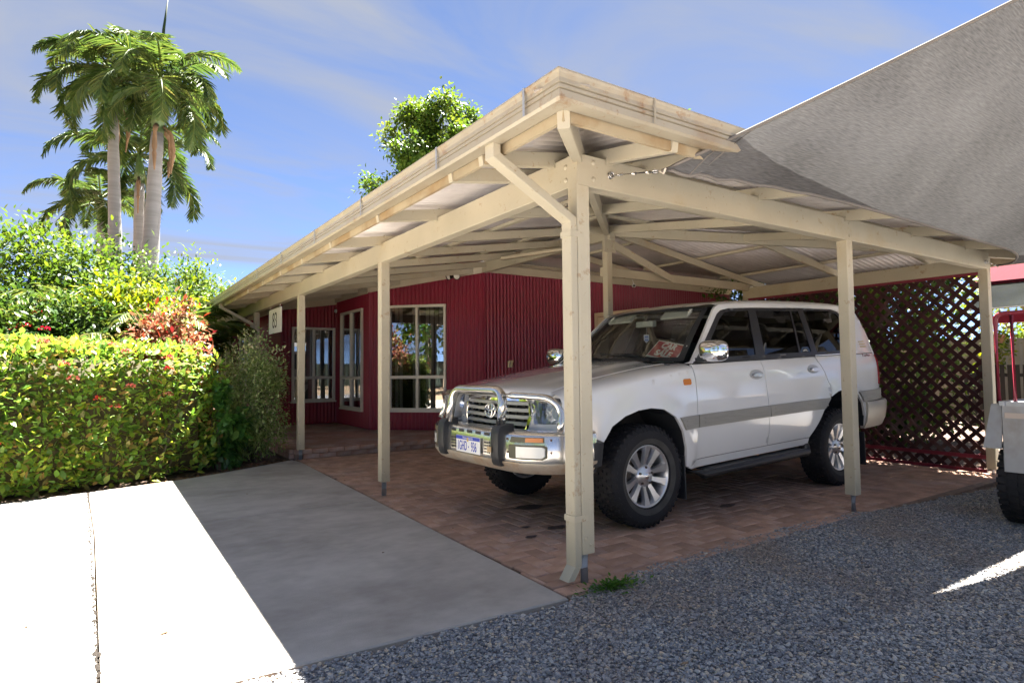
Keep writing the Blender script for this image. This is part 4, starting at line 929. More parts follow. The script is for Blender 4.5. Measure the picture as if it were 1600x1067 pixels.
for x in np.linspace(-.36, .36, 9):
    part(panel([(x - .006, .795), (x + .006, .795), (x + .006, 1.02), (x - .006, 1.02)], [], lambda w, z: nose(w, z, -.03), .1, lambda w, z: nose(w, z, -.05)), 'grille_upright', BLACK, np_)
emb = MB()
def ell(cw, cz, a, b, r): return tube([Vector(nose(0, .93, .022)) + Vector((0, cw + a * math.cos(t), cz + b * math.sin(t))) for t in np.linspace(0, 2 * math.pi, 28, endpoint=False)], r, 6, closed=True)
for e in ((0, 0, .075, .055, .008), (0, 0, .026, .052, .006), (0, .022, .055, .024, .006)): emb.add(*ell(*e))
emb.build('emblem', CHROME, np_, smooth=True)
for sg in (-1, 1):
    hlp = hl(sg)
    h = part(panel(inset(hlp, .004), [], lambda w, z: nose(w, z, .006), .05, lambda w, z: nose(w, z, -.03)), 'headlight', LENS)
    cw = sg * .655; cz = .94; c0 = Vector(nose(cw, cz, -.10))
    V, F = lathe([(.001, .0), (.03, -.002), (.06, -.015), (.085, -.045), (.098, -.09)], 24, 'x', c0); mesh('reflector', V, F, REFLECT, h, smooth=True)
    mesh('reflector_housing', *panel(inset(hlp, .003), [], lambda w, z: nose(w, z, -.085), .1, lambda w, z: nose(w, z, -.005)), mat('lamp_housing', (0.35, 0.36, 0.37), 0.25, metal=0.7), h)
    V, F = lathe([(0, -.055), (.012, -.05), (.016, -.02), (.016, 0)], 12, 'x', c0); mesh('bulb', V, F, mat('bulb_glass', (0.7, 0.7, 0.65), 0.1), h, smooth=True)
    mesh('lamp_rib', *beam(Vector(nose(sg * .765, .865, -.03)), Vector(nose(sg * .765, 1.02, -.03)), .028, .02, up=(1, 0, 0)), REFLECT, h)
    mesh('corner_lamp', *panel([(sg * a, b) for a, b in [(.775, .868), (.822, .87), (.826, .995), (.795, 1.02), (.78, 1.02)]], [], lambda w, z: nose(w, z, -.02), .05), mat('corner_amber', (0.5, 0.36, 0.2), 0.2), h)
# alloy bull bar: a bumper swept round the nose
half = [(-1.06, 0), (-1.06, .30), (-1.055, .50), (-1.02, .66), (-.94, .80), (-.84, .90), (-.72, .955), (-.58, .965)]
pth = [(s, -y) for s, y in half[::-1]] + half[1:]
pth = pth[::-1]
bum = sweep(pth, [(-.16, .815), (-.05, .815), (-.012, .80), (0, .785), (.0, .62), (-.004, .60), (-.16, .60)], 'bull_bar', POLISH)
sweep(pth, [(-.16, .5985), (.006, .5985), (.004, .585), (-.035, .53), (-.05, .515), (-.18, .50)], 'bumper_lip', DUSTY).parent = bum
sweep([(-.60, -.955), (-.56, -.965), (-.52, -.95)], [(-.1, .55), (.0, .55), (.02, .72), (-.1, .76)], 'bar_end', RUB)
for sg in (-1, 1):
    # plastic filler between bar and wheel arch
    part(panel([(-.80, .76), (-.60, .735), (-.515, .60), (-.54, .50), (-.62, .46), (-.70, .56)], [], SF(sg, .004), .05, SF(sg, -.05)), 'bumper_filler', RUB)
mesh('bar_top_filler', *patch(lambda u, v: rk(-.95 + .22 * u * u + .12 * v, u * .86, .805 - .03 * v), 16, 2, -1, 1, 0, 1), RUB, bum)
BX = lambda s0, s1, y0, y1, z0, z1, c=.01: ([rk(*v) for v in box(s0, s1, y0, y1, z0, z1, c)[0]], box(0, 1, 0, 1, 0, 1)[1])
def bfront(w, z, off=0):
    s = np.interp(abs(w), [p[1] for p in half], [p[0] for p in half]); return rk(float(s) - off, w, z)
for sg in (-1, 1):
    # rubber over-riders
    vs = []; pr_ = [(.10, .86), (-.01, .855), (-.036, .83), (-.047, .79), (-.049, .66), (-.036, .585), (-.02, .56), (.10, .56)]
    for yy, k in ((-.050, .92), (-.039, 1), (.039, 1), (.050, .92)): vs += [rk(-1.055 + (a * k if a < 0 else a), sg * .42 + yy, b) for a, b in pr_]
    n = len(pr_); fs = [(i * n + j, i * n + (j + 1) % n, (i + 1) * n + (j + 1) % n, (i + 1) * n + j) for i in range(3) for j in range(n)] + [tuple(range(n))[::-1], tuple(range(3 * n, 4 * n))]
    mesh('over_rider', vs, fs, RUB, bum, smooth=True, angle=40)
    # fog lamp with olive bezel, indicator above, bolts
    o = lambda pts: [(sg * a, b) for a, b in pts]
    bz = part(panel(o([(.545, .625), (.80, .625), (.825, .64), (.825, .715), (.81, .728), (.545, .728), (.535, .715), (.535, .64)]), [], lambda w, z: bfront(w, z, .003), .05, lambda w, z: bfront(w, z, -.02)), 'fog_lamp', mat('lamp_bezel', (0.10, 0.095, 0.06), 0.6), bum)
    part(panel(o([(.615, .637), (.80, .637), (.815, .65), (.815, .705), (.80, .716), (.615, .716)]), [], lambda w, z: bfront(w, z, .012), .05, lambda w, z: bfront(w, z, .002)), 'fog_lens', mat('fog_lens', (0.75, 0.76, 0.72), 0.12, coat=0.5), bz, angle=40)
    ib = part(panel(o([(.55, .745), (.81, .745), (.81, .783), (.565, .783)]), [], lambda w, z: bfront(w, z, .003), .05, lambda w, z: bfront(w, z, -.02)), 'bar_indicator', mat('lamp_bezel', (0.10, 0.095, 0.06), 0.6), bum)
    part(panel(o([(.69, .749), (.805, .749), (.805, .779), (.69, .779)]), [], lambda w, z: bfront(w, z, .008), .05, lambda w, z: bfront(w, z, .002)), 'amber_lens', ORANGE, ib)
    for (w, z) in ((.525, .765), (.525, .67), (.845, .765), (.845, .675)): mesh('bar_bolt', *lathe([(0, -.006), (.007, -.005), (.009, 0)], 10, 'x', bfront(sg * w, z, .001)), mat('rusty_bolt', (0.12, 0.06, 0.03), 0.7), bum)
    # grille vents beside the plate
    for i in range(3):
        for j in range(4): pass
    part(panel(o([(.215, .63), (.30, .63), (.30, .73), (.215, .73)]), [], lambda w, z: bfront(w, z, .002), .1, lambda w, z: bfront(w, z, -.01)), 'bar_vent', BLACK, bum)
    for j in range(5): part(panel(o([(.213, .628 + j * .024), (.302, .628 + j * .024), (.302, .634 + j * .024), (.213, .634 + j * .024)]), [], lambda w, z: bfront(w, z, .006), .1, lambda w, z: bfront(w, z, .001)), 'vent_bar', POLISH, bum)
    for j in range(3): part(panel(o([(.235 + j * .024, .63), (.239 + j * .024, .63), (.239 + j * .024, .73), (.235 + j * .024, .73)]), [], lambda w, z: bfront(w, z, .005), .1, lambda w, z: bfront(w, z, .001)), 'vent_bar', POLISH, bum)
for x in (-.26, -.13, 0, .13, .26): mesh('bar_slot', *panel([(x - .038, .768), (x + .038, .768), (x + .038, .79), (x - .038, .79)], [], lambda w, z: bfront(w, z, .002), .1, lambda w, z: bfront(w, z, -.01)), BLACK, bum)
mesh('sticker', *panel([(.352, .66), (.40, .66), (.40, .70), (.352, .70)], [], lambda w, z: rk(-1.1185, -w, z), .1, lambda w, z: rk(-1.112, -w, z)), mat('faded_sticker', (0.5, 0.36, 0.2), 0.6), bum)
# hoops
hp = [(-1.03, -.40, .83), (-.985, -.385, 1.105), (-.985, .385, 1.105), (-1.03, .40, .83)]
hoop = part(tube([rk(*p) for p in fillet(hp, .13, 7)], .037, 16), 'hoop', POLISH, bum)
for sg in (-1, 1):
    sp = [(-.99, sg * .38, 1.075), (-.955, sg * .55, 1.07), (-.86, sg * .80, 1.055), (-.80, sg * .86, .95), (-.85, sg * .885, .82)]
    part(tube([rk(*p) for p in fillet(sp, .10, 6)], .025, 14), 'side_hoop', POLISH, bum)
# number plate
PL = mat('plate_white', (0.78, 0.79, 0.80), 0.35); BLUE = mat('plate_blue', (0.02, 0.05, 0.42), 0.4)
pl = mesh('number_plate', *BX(-1.078, -1.074, -.186, .186, .612, .742, .002), PL, bum)
mesh('plate_band', *BX(-1.0795, -1.078, -.184, .184, .712, .740, .0005), BLUE, pl)
pm = lambda y, z: basis(rk(-1.0785, y, z), (0, -1, 0), (0, 0, 1))
text_mesh('plate_number', '1GHD', .105, BLUE, pl, pm(.088, .660), .0008, .53, bold=.0012); text_mesh('plate_number', '936', .105, BLUE, pl, pm(-.092, .660), .0008, .53, bold=.0012)
mesh('plate_dot', *BX(-1.0795, -1.078, -.018, -.006, .652, .664, .0005), BLUE, pl)
text_mesh('plate_state', 'Western Australia', .024, PL, pl, basis(rk(-1.0798, 0, .726), (0, -1, 0), (0, 0, 1)), .0003, .9)
mesh('plate_crest', *BX(-1.081, -1.079, -.012, .012, .70, .732, .001), mat('crest_gold', (0.6, 0.42, 0.1), 0.4), pl)
# ---- wheels
def wheel_proto():
    w = bpy.data.objects.new('wheel', None); link(w, car)
    prof = [(.232, -.095), (.25, -.118), (.272, -.128), (.30, -.135), (.345, -.132), (.372, -.118), (.386, -.095), (.388, 0), (.386, .095), (.372, .118), (.345, .132), (.30, .135), (.25, .118), (.232, .095)]
    ty = mesh('tyre', *lathe(prof, 64, 'y'), TYRE, w, smooth=True)
    mesh('dusty_sidewall', *lathe([(.250, -.1195), (.272, -.1295), (.292, -.1345)], 64, 'y'), TYREDUST, ty, smooth=True)
    mb = MB(); n = 46
    for k in range(n):
        for j, (y0, y1, sh_) in enumerate(((-.112, -.070, 0), (-.062, -.026, .4), (-.018, .018, .1), (.026, .062, .6), (.070, .112, .2))):
            t = 2 * math.pi * (k + sh_) / n; dt = .050; r0 = .380 if abs(y0 + y1) < .15 else .374; r1 = .398 if abs(y0 + y1) < .15 else .394
            vs = []
            for rr in (r0, r1):
                for yy, tt in ((y0, t), (y1, t + .012), (y1, t + .012 + dt * (.8 if k % 2 else 1)), (y0, t + dt * (.8 if k % 2 else 1))): vs.append((rr * math.cos(tt), yy, rr * math.sin(tt)))
            mb.add(vs, [(4, 5, 6, 7), (0, 1, 5, 4), (1, 2, 6, 5), (2, 3, 7, 6), (3, 0, 4, 7)])
        t = 2 * math.pi * k / n          # shoulder lugs
        for sgn in (-1, 1):
            vs = []
            for (r, y) in ((.392, .108), (.352, .134)):
                for dt in (0, .045 if k % 2 else .065): vs += [(r * math.cos(t + dt), sgn * y, r * math.sin(t + dt)), ((r - .02) * math.cos(t + dt), sgn * (y - .012), (r - .02) * math.sin(t + dt))]
            mb.add(vs, [(0, 2, 6, 4), (0, 4, 5, 1), (2, 3, 7, 6), (4, 6, 7, 5)])
    mb.build('tread', TYRE, ty)
    rim = mesh('rim', *lathe([(.236, -.092), (.243, -.104), (.238, -.108), (.228, -.104), (.220, -.085), (.205, -.04), (.20, .09), (.235, .095)], 56, 'y'), ALLOY, w, smooth=True)
    mb = MB()
    for k in range(5):
        for sgn in (-1, 1):
            a0 = R(90 + 72 * k) + sgn * R(17); a1 = R(90 + 72 * k) + sgn * R(15)
            u0_ = Vector((math.cos(a0), 0, math.sin(a0))); u1_ = Vector((math.cos(a1), 0, math.sin(a1))); t0 = Vector((-u0_.z, 0, u0_.x)); t1 = Vector((-u1_.z, 0, u1_.x))
            vs = []
            for (r, hw, yf, u, t) in ((.045, .024, -.070, u0_, t0), (.11, .023, -.080, u0_, t0), (.18, .030, -.094, u1_, t1), (.224, .042, -.100, u1_, t1)):
                c = u * r
                for q, dy in ((-1, .03), (-.75, .0), (.75, 0), (1, .03)): vs.append(c + t * hw * q + Vector((0, yf + dy * (1 if abs(q) == 1 else 0) + (0.004 if q * sgn < 0 else 0), 0)))
            fs = [(4 * i + j, 4 * i + j + 1, 4 * i + 5 + j, 4 * i + 4 + j) for i in range(3) for j in range(3)]
            mb.add(vs, fs)
    mb.build('spokes', ALLOY, rim, smooth=True, angle=25)
    V, F = lathe([(0, -.106), (.026, -.104), (.031, -.098), (.036, -.094), (.066, -.088), (.086, -.074), (.092, -.05), (.094, -.02)], 30, 'y'); mesh('hub', V, F, ALLOY, rim, smooth=True)
    V, F = lathe([(.0, -.108), (.022, -.1075), (.024, -.104)], 20, 'y'); mesh('cap_badge', V, F, CHROME, rim, smooth=True)
    for k in range(5):
        t = R(54 + 72 * k - 18 + 0); mesh('wheel_nut', *lathe([(0, -.096), (.009, -.096), (.011, -.06)], 8, 'y', (.066 * math.cos(t), 0, .066 * math.sin(t))), mat('nut', (0.1, 0.08, 0.07), 0.5, metal=0.6), rim)
    mesh('brake_disc', *lathe([(0, -.02), (.16, -.02), (.165, -.005), (.165, .02)], 30, 'y'), mat('brake_iron', (0.09, 0.075, 0.065), 0.6, metal=0.5), w, smooth=True)
    mesh('inner_hub', *lathe([(0, .02), (.19, .02), (.195, .09), (0, .09)], 24, 'y'), BLACK, w)
    return w
def copy_tree(o, parent):
    c = o.copy(); COL.objects.link(c); c.parent = parent
    for ch in o.children: copy_tree(ch, c)
    return c
w0 = wheel_proto()
for i, (s, y) in enumerate(((0, -.795), (0, .795), (2.85, -.795), (2.85, .795))):
    w = w0 if i == 0 else copy_tree(w0, car)
    w.location = (s, y, .396); w.rotation_euler = (0, (.35, 0, -.62, .2)[i], 0 if y < 0 else math.pi)
    if i in (2, 3): w.rotation_euler[1] = R(20)
# ---- things in the car
sg_ = thing('sale_sign', 'red and white sale sign standing inside the windscreen', 'sign')
SIGNR = mat('sign_red', (0.42, 0.015, 0.03), 0.5); SIGNW = mat('sign_white', (0.78, 0.78, 0.76), 0.5)
cM = car.matrix_basis.copy()
bpy.context.view_layer.update(); cM = car.matrix_world.copy()
ex = (Vector(screen(.93, .09)) - Vector(screen(.47, .09))).normalized(); o0 = Vector(screen(.70, .21)) + Vector((.055, 0, -.03)); upv = (Vector(screen(.7, .5)) - Vector(screen(.7, .1))).normalized(); upv = (upv - ex * ex.dot(upv)).normalized()
ex = -ex if False else ex
# local x of the print must run from the car's right to its left as seen from outside
EX = Vector((0, -1, 0)); EX = (EX - upv * EX.dot(upv)).normalized()
o0 = Vector(screen(-.70, .20)) + Vector((.06, 0, -.035))
SM = cM @ basis(o0, EX, upv)
def quad(M, x0, x1, y0, y1, z, name, m, par, th=.002):
    vs, fs = box(x0, x1, y0, y1, z - th, z, .0004); return mesh(name, [M @ Vector(v) for v in vs], fs, m, par)
quad(SM, -.19, .19, -.125, .125, 0, 'sign_board', SIGNW, sg_, .003); quad(SM, -.178, .178, -.06, .113, .0015, 'red_field', SIGNR, sg_, .001); quad(SM, -.178, .178, -.113, -.066, .0015, 'pale_strip', mat('sign_blue', (0.35, 0.52, 0.55), 0.5), sg_, .001)
text_mesh('sign_lettering', 'CAR', .088, SIGNW, sg_, SM @ Matrix.Translation((0, .073, .003)), .0006, 1.1, bold=.004)
text_mesh('sign_lettering', 'FOR', .032, SIGNW, sg_, SM @ Matrix.Translation((0, .028, .003)), .0006, 1.2, bold=.001)
text_mesh('sign_lettering', 'SALE', .088, SIGNW, sg_, SM @ Matrix.Translation((0, -.018, .003)), .0006, 1.15, bold=.004)
af = thing('hanging_tag', 'small blue and white shield tag hanging from the rear-view mirror', 'tag')
A = cM @ Vector(rk(.95, -.03, 1.60)); TB = basis(A + Vector((0, 0, -.115)), Vector((.75, -.66, 0)), (0, 0, 1))
pts = [(-.026, .04), (.026, .04), (.026, -.012), (0, -.045), (-.026, -.012)]
mesh('shield', [TB @ Vector((x, y, z)) for z in (-.002, .002) for x, y in pts], [(4, 3, 2, 1, 0), (5, 6, 7, 8, 9)] + [(i, (i + 1) % 5, 5 + (i + 1) % 5, 5 + i) for i in range(5)], mat('tag_white', (0.72, 0.75, 0.8), 0.4), af)
for yy in (.018, -.012): quad(TB, -.018, .018, yy - .010, yy + .010, .003, 'print', mat('tag_blue', (0.10, 0.22, 0.60), 0.4), af, .001)
mesh('cord', *tube([A, A + Vector((.003, 0, -.04)), A + Vector((0, 0, -.075))], .0015, 5), SIGNW, af)
# ------------------------------------------------------------------ lattice screen
ls = thing('lattice_screen', 'dark maroon diagonal timber lattice closing the end of the carport', 'lattice', (6.0, 0, 0))
LAT = mat('lattice_timber', (0.045, 0.011, 0.011), 0.8, var=0.35, vscale=3, col2=(0.10, 0.075, 0.065), c2scale=1.6, c2lo=0.55, c2hi=0.75, objvar=0.25)
y0, y1, z0, z1 = .05, 3.05, .02, 2.285
pit = .146
for lay, sg in ((-.009, 1), (.001, -1)):
    k = -40
    while k < 60:
        c = k * pit; k += 1
        # line z = z0 + sg*(y - c) (sg=+1 rising with y, -1 falling)
        pts = []
        for yy in (y0, y1):
            z = z0 + sg * (yy - c)
            if z0 <= z <= z1: pts.append((yy, z))
        for z in (z0, z1):
            yy = c + (z - z0) / sg
            if y0 < yy < y1: pts.append((yy, z))
        pts = sorted(set((round(a, 4), round(b, 4)) for a, b in pts))
        if len(pts) < 2 or math.dist(pts[0], pts[-1]) < .08: continue
        mesh('slat', *beam((lay, pts[0][0], pts[0][1]), (lay, pts[-1][0], pts[-1][1]),   .046, .009, up=(1, 0, 0), c=.001), LAT, ls)
for z, h in ((.03, .04), (.185, .045), (2.272, .035)): mesh('rail', *beam((-.022, y0, z), (-.022, y1, z), .014, h, c=.002), mat('rail_maroon', (0.17, 0.012, 0.03), 0.5, var=0.15), ls)

# ------------------------------------------------------------------ shade sail
def clothmat(name, col, trans=.35, hole=.10):
    m = bpy.data.materials.new(name); m.use_nodes = True; t = m.node_tree; t.nodes.clear(); L = t.links.new
    o = t.nodes.new('ShaderNodeOutputMaterial'); df = t.nodes.new('ShaderNodeBsdfDiffuse'); ts = t.nodes.new('ShaderNodeBsdfTranslucent'); tr = t.nodes.new('ShaderNodeBsdfTransparent')
    uv = t.nodes.new('ShaderNodeTexCoord'); w = t.nodes.new('ShaderNodeTexNoise'); mp = t.nodes.new('ShaderNodeMapping'); mp.inputs['Scale'].default_value = (70, 520, 60); L(uv.outputs['UV'], mp.inputs[0]); L(mp.outputs[0], w.inputs['Vector']); w.inputs['Scale'].default_value = 1.0; w.inputs['Detail'].default_value = 5
    n2 = t.nodes.new('ShaderNodeTexNoise'); n2.inputs['Scale'].default_value = 1.2; L(uv.outputs['Object'], n2.inputs['Vector'])
    ad = t.nodes.new('ShaderNodeMath'); ad.operation = 'ADD'; L(w.outputs[0], ad.inputs[0]); L(n2.outputs[0], ad.inputs[1])
    mr = t.nodes.new('ShaderNodeMapRange'); mr.inputs[1].default_value = .7; mr.inputs[2].default_value = 1.3; mr.inputs[3].default_value = .62; mr.inputs[4].default_value = 1.35; L(ad.outputs[0], mr.inputs[0])
    hs = t.nodes.new('ShaderNodeHueSaturation'); hs.inputs['Color'].default_value = (*col, 1); L(mr.outputs[0], hs.inputs['Value'])
    L(hs.outputs[0], df.inputs[0]); L(hs.outputs[0], ts.inputs[0])
    bp = t.nodes.new('ShaderNodeBump'); bp.inputs['Strength'].default_value = .35; bp.inputs['Distance'].default_value = .01; L(w.outputs[0], bp.inputs['Height']); L(bp.outputs[0], df.inputs['Normal']); L(bp.outputs[0], ts.inputs['Normal'])
    a = t.nodes.new('ShaderNodeMixShader'); a.inputs[0].default_value = trans; L(df.outputs[0], a.inputs[1]); L(ts.outputs[0], a.inputs[2])
    b = t.nodes.new('ShaderNodeMixShader'); b.inputs[0].default_value = hole; L(a.outputs[0], b.inputs[1]); L(tr.outputs[0], b.inputs[2]); L(b.outputs[0], o.inputs[0])
    return m
SAIL = clothmat('shade_cloth', (0.115, 0.114, 0.115), .085, .004); HEM = mat('sail_hem', (0.16, 0.145, 0.13), 0.9, var=0.15)
sa = thing('shade_sail', 'grey-brown shade sail stretched from the front beam up over the gravel', 'shade sail')
A = Vector((.24, -.44, 2.33)); D = Vector((6.02, -.12, 2.34)); B = Vector((4.14, -3.35, 4.72)); C = Vector((11.0, -4.0, 3.7))
ADP = [A, Vector((.74, -.58, 2.315)), Vector((1.5, -.68, 2.305)), Vector((2.25, -.75, 2.27)), Vector((3.1, -.86, 2.20)), Vector((4.2, -.82, 2.20)), Vector((5.3, -.48, 2.26)), D]
def eAD(u):
    u *= len(ADP) - 1; i = min(int(u), len(ADP) - 2); t = u - i; p1, p2 = ADP[i], ADP[i + 1]; p0 = ADP[i - 1] if i else p1 * 2 - p2; p3 = ADP[i + 2] if i + 2 < len(ADP) else p2 * 2 - p1
    return .5 * (2 * p1 + (p2 - p0) * t + (2 * p0 - 5 * p1 + 4 * p2 - p3) * t * t + (3 * p1 - p0 - 3 * p2 + p3) * t ** 3)
def eBC(u): return B.lerp(C, u) + Vector((0, .5, 0)) * 4 * u * (1 - u)
def eAB(v): return A.lerp(B, v) + Vector((.05, .0, -.03)) * 4 * v * (1 - v)
def eDC(v): return D.lerp(C, v) + Vector((-.4, 0, -.32)) * 4 * v * (1 - v)
def sail(u, v):
    p = eAD(u) * (1 - v) + eBC(u) * v + eAB(v) * (1 - u) + eDC(v) * u - (A * (1 - u) * (1 - v) + D * u * (1 - v) + B * (1 - u) * v + C * u * v)
    e = min(u, 1 - u, v, 1 - v)
    p.z += .012 * math.sin(26 * u / (.25 + v)) * math.exp(-((u * 5) ** 2 + (v * 4) ** 2)) + .012 * math.sin(20 * v) * math.exp(-((1 - u) * 4) ** 2)
    return p
nu, nv = 60, 44
vs, fs = patch(sail, nu, nv, 0, 1, 0, 1)
so = mesh('cloth', vs, fs, SAIL, sa, smooth=True); uvl = so.data.uv_layers.new(name='UVMap')
for lp in so.data.loops: i = lp.vertex_index; uvl.data[lp.index].uv = (i // (nv + 1) / nu, (i % (nv + 1)) / nv)
for nm, e in (('hem', lambda t: sail(t, 0)), ('hem', lambda t: sail(0, t))):
    pts = [e(i / 60) for i in range(61)]; mesh(nm, *tube(pts, .011, 6), HEM, sa, smooth=True)
for k in (.022, .03): # reinforcing seams at the corner
    mesh('corner_seam', *tube([sail(u, v) + Vector((0, 0, -.004)) for u, v in ((.001, k * 3.4), (k, k * 1.7), (k * 2.1, .001))], .004, 5), HEM, sa)
for (e0, e1, nm) in ((Vector((.215, -.05, 2.405)), A, 'turnbuckle'), (Vector((5.90, -.05, 2.385)), D, 'turnbuckle')):
    d = (e1 - e0)
    tb = mesh(nm, *tube([e0 + d * .10, e0 + d * .78], .005, 8), STEEL, sa, smooth=True)
    V, F = lathe([(.018 + .004 * math.cos(t), .004 * math.sin(t)) for t in np.linspace(0, 2 * math.pi, 6, endpoint=False)], 16, 'y', e0 + Vector((0, -.012, 0)), closed=True); mesh('eye_bolt', V, F, STEEL, tb, smooth=True)
    mesh('eye_plate', *lathe([(0, -.004), (.022, -.003), (.024, 0)], 14, 'y', e0), STEEL, tb)
    for t in (.16, .45, .72): mesh('nut', *tube([e0 + d * t, e0 + d * (t + .06)], .009, 6), STEEL, tb)
    V, F = lathe([(.020 + .005 * math.cos(t), .005 * math.sin(t)) for t in np.linspace(0, 2 * math.pi, 6, endpoint=False)], 16, 'z', e0 + d * .88, closed=True); mesh('shackle', V, F, STEEL, tb, smooth=True)
    mesh('knot', *tube([e0 + d * .86 + Vector((0, 0, .012)), e0 + d * .97 + Vector((.01, -.01, -.012)), e1 + d * .06 + Vector((0, 0, .01)), e1 + d * .02 + Vector((0, 0, -.02))], .006, 6), mat('rope', (0.55, 0.5, 0.42), 0.9), tb)
for (x, y, h) in ((4.2, -3.43, 4.78), (11.1, -4.1, 3.8)):
    mesh('mast', *tube([(x, y, -.05), (x, y, h)], .045, 14), GALV, sa, smooth=True)

# ------------------------------------------------------------------ things on the walls
sn = thing('house_number_sign', 'white board with black number 83 hanging from the verandah beam', 'sign', (0, 7.65, 1.86))
mesh('board', *box(-.008, .008, -.42, .42, 0, .40, .003), mat('sign_board_white', (0.72, 0.73, 0.68), 0.5, var=0.04), sn)
text_mesh('numerals', '83', .36, mat('numeral_black', (0.02, 0.02, 0.02), 0.5), sn, basis((-.0095, .0, .195), (0, -1, 0), (0, 0, 1)), .001, .92)
for y in (-.33, .33): mesh('hanger', *tube([(0, y, .39), (0, y, .455)], .004, 6), STEEL, sn)
fl = thing('floodlight', 'black twin-head sensor floodlight under the eave by the wall corner', 'floodlight', (3.06, 7.10, 3.02))
mesh('base', *lathe([(0, -.03), (.05, -.028), (.055, 0), (0, 0)], 16, 'z'), BLACK, fl)
for dx, dy, tx, ty in ((-.03, -.10, -.5, -.75), (-.13, .02, -.95, -.1)):
    h0 = Vector((dx * .5, dy * .5, -.05)); d = Vector((tx, ty, -.35)).normalized(); _, sx_, uy_ = frame_of(d)
    V, F = lathe([(0, 0), (.035, .0), (.05, .04), (.062, .12), (.066, .13)], 18, 'z')
    q = d.to_track_quat('Z', 'Y').to_matrix(); hd = mesh('lamp_head', [h0 + q @ v for v in V], F, BLACK, fl, smooth=True)
    V, F = lathe([(0, .122), (.04, .120), (.055, .116)], 18, 'z'); mesh('lamp_glass', [h0 + q @ v for v in V], F, mat('lamp_white', (0.75, 0.73, 0.66), 0.2), hd, smooth=True)
    mesh('arm', *tube([(0, 0, -.01), h0], .012, 8), BLACK, fl)
sc = thing('security_camera', 'small white security camera hanging below the beam at the back', 'camera', (7.1, 6.62, 3.0))
mesh('stem', *tube([(0, .05, .16), (0, 0, .02)], .012, 8), mat('white_plastic', (0.75, 0.75, 0.74), 0.4), sc)
mesh('housing', *beam((-.05, -.06, -.02), (.06, .07, .0), .07, .065, c=.012), mat('white_plastic', (0.75, 0.75, 0.74), 0.4), sc)
mesh('lens', *tube([(-.05, -.06, -.02), (-.06, -.072, -.022)], .024, 14), BLACK, sc)
dc = thing('dome_sensor', 'small white dome sensor beside the narrow window on the recessed corner', 'sensor', (1.845, 10.25, 2.52))
mesh('dome', *lathe([(.001, -.05), (.025, -.043), (.04, -.02), (.042, 0), (0, 0)], 14, 'x'), mat('white_plastic', (0.75, 0.75, 0.74), 0.4), dc, smooth=True)
ou = thing('wall_outlet', 'small cream power outlet on the maroon wall above the bonnet', 'outlet', (3.98, 6.765, 1.33))
mesh('cover', *box(-.045, .045, -.05, .0, -.06, .06, .012), mat('outlet_cream', (0.62, 0.52, 0.33), 0.5), ou); mesh('hood', *beam((0, -.055, .03), (0, -.07, .065), .085, .02), mat('outlet_cream', (0.62, 0.52, 0.33), 0.5), ou)

# ------------------------------------------------------------------ trailer at the right edge
tr_ = thing('box_trailer', 'galvanised box trailer with maroon pipe cage parked beside the carport', 'trailer', (3.3, -.97, 0))
TUB = mat('trailer_steel', (0.36, 0.37, 0.39), 0.55, metal=0.45, var=0.12, vscale=5, col2=(0.30, 0.29, 0.28), c2scale=3)
mesh('tub_end', *box(-.012, .012, -1.50, 0, .43, .92, .006), TUB, tr_); mesh('tub_side', *box(.012, 2.2, -.025, 0, .43, .92, .004), TUB, tr_); mesh('tub_side', *box(.012, 2.2, -1.50, -1.475, .43, .92, .004), TUB, tr_)
mesh('tub_floor', *box(.012, 2.2, -1.475, -.025, .44, .47, .004), TUB, tr_); mesh('tub_end', *box(2.2, 2.22, -1.50, 0, .43, .92, .006), TUB, tr_)
mesh('top_rail', *box(-.025, 2.24, -.03, .012, .92, .955, .006), GALV, tr_); mesh('top_rail', *box(-.025, .03, -1.5, -.03, .92, .955, .006), GALV, tr_)
mesh('lamp_strip', *box(-.02, -.0125, -.16, -.02, .83, .87, .003), mat('trailer_decal', (0.5, 0.42, 0.36), 0.5), tr_)
# sloping mudguard outside the tub
mb = MB(); pr_ = [(-.04, .60), (.03, .93), (.62, .93), (.70, .60), (.685, .60), (.61, .915), (.042, .915), (-.022, .60)]
ytop = .07
vs = [(a, .002, b) for a, b in pr_] + [(a, .115 - .04 * (b > .8), b) for a, b in pr_]; n = len(pr_)
mb.add(vs, [(i, (i + 1) % n, n + (i + 1) % n, n + i) for i in range(n)] + [tuple(range(n)), tuple(range(n, 2 * n))[::-1]])
mb.build('mudguard', TUB, tr_)
wt = link(bpy.data.objects.new('trailer_wheel', None), tr_); wt.location = (.33, -.045, .335)
t_ = mesh('tyre', *lathe([(.19, -.09), (.22, -.108), (.28, -.108), (.312, -.095), (.325, -.06), (.327, 0), (.325, .06), (.312, .095), (.28, .108), (.22, .108), (.19, .09)], 48, 'y'), TYRE, wt, smooth=True)
mb = MB()
for k in range(36):
    for (a, b, o_) in ((-.10, -.04, 0), (-.03, .03, .5), (.04, .10, .2)):
        t = 2 * math.pi * (k + o_) / 36; vs = [(r * math.cos(q), y, r * math.sin(q)) for r in (.318, .334) for y, q in ((a, t), (b, t), (b, t + .11), (a, t + .11))]
        mb.add(vs, [(4, 5, 6, 7), (0, 1, 5, 4), (1, 2, 6, 5), (2, 3, 7, 6), (3, 0, 4, 7)])
mb.build('tread', TYRE, t_); mesh('rim', *lathe([(0, .02), (.08, .03), (.17, -.01), (.195, .09)], 30, 'y'), mat('rim_white', (0.5, 0.5, 0.5), 0.4), wt, smooth=True)
mesh('rim', *lathe([(0, -.02), (.08, -.03), (.17, .01), (.195, -.09)], 30, 'y'), BLACK, wt, smooth=True)
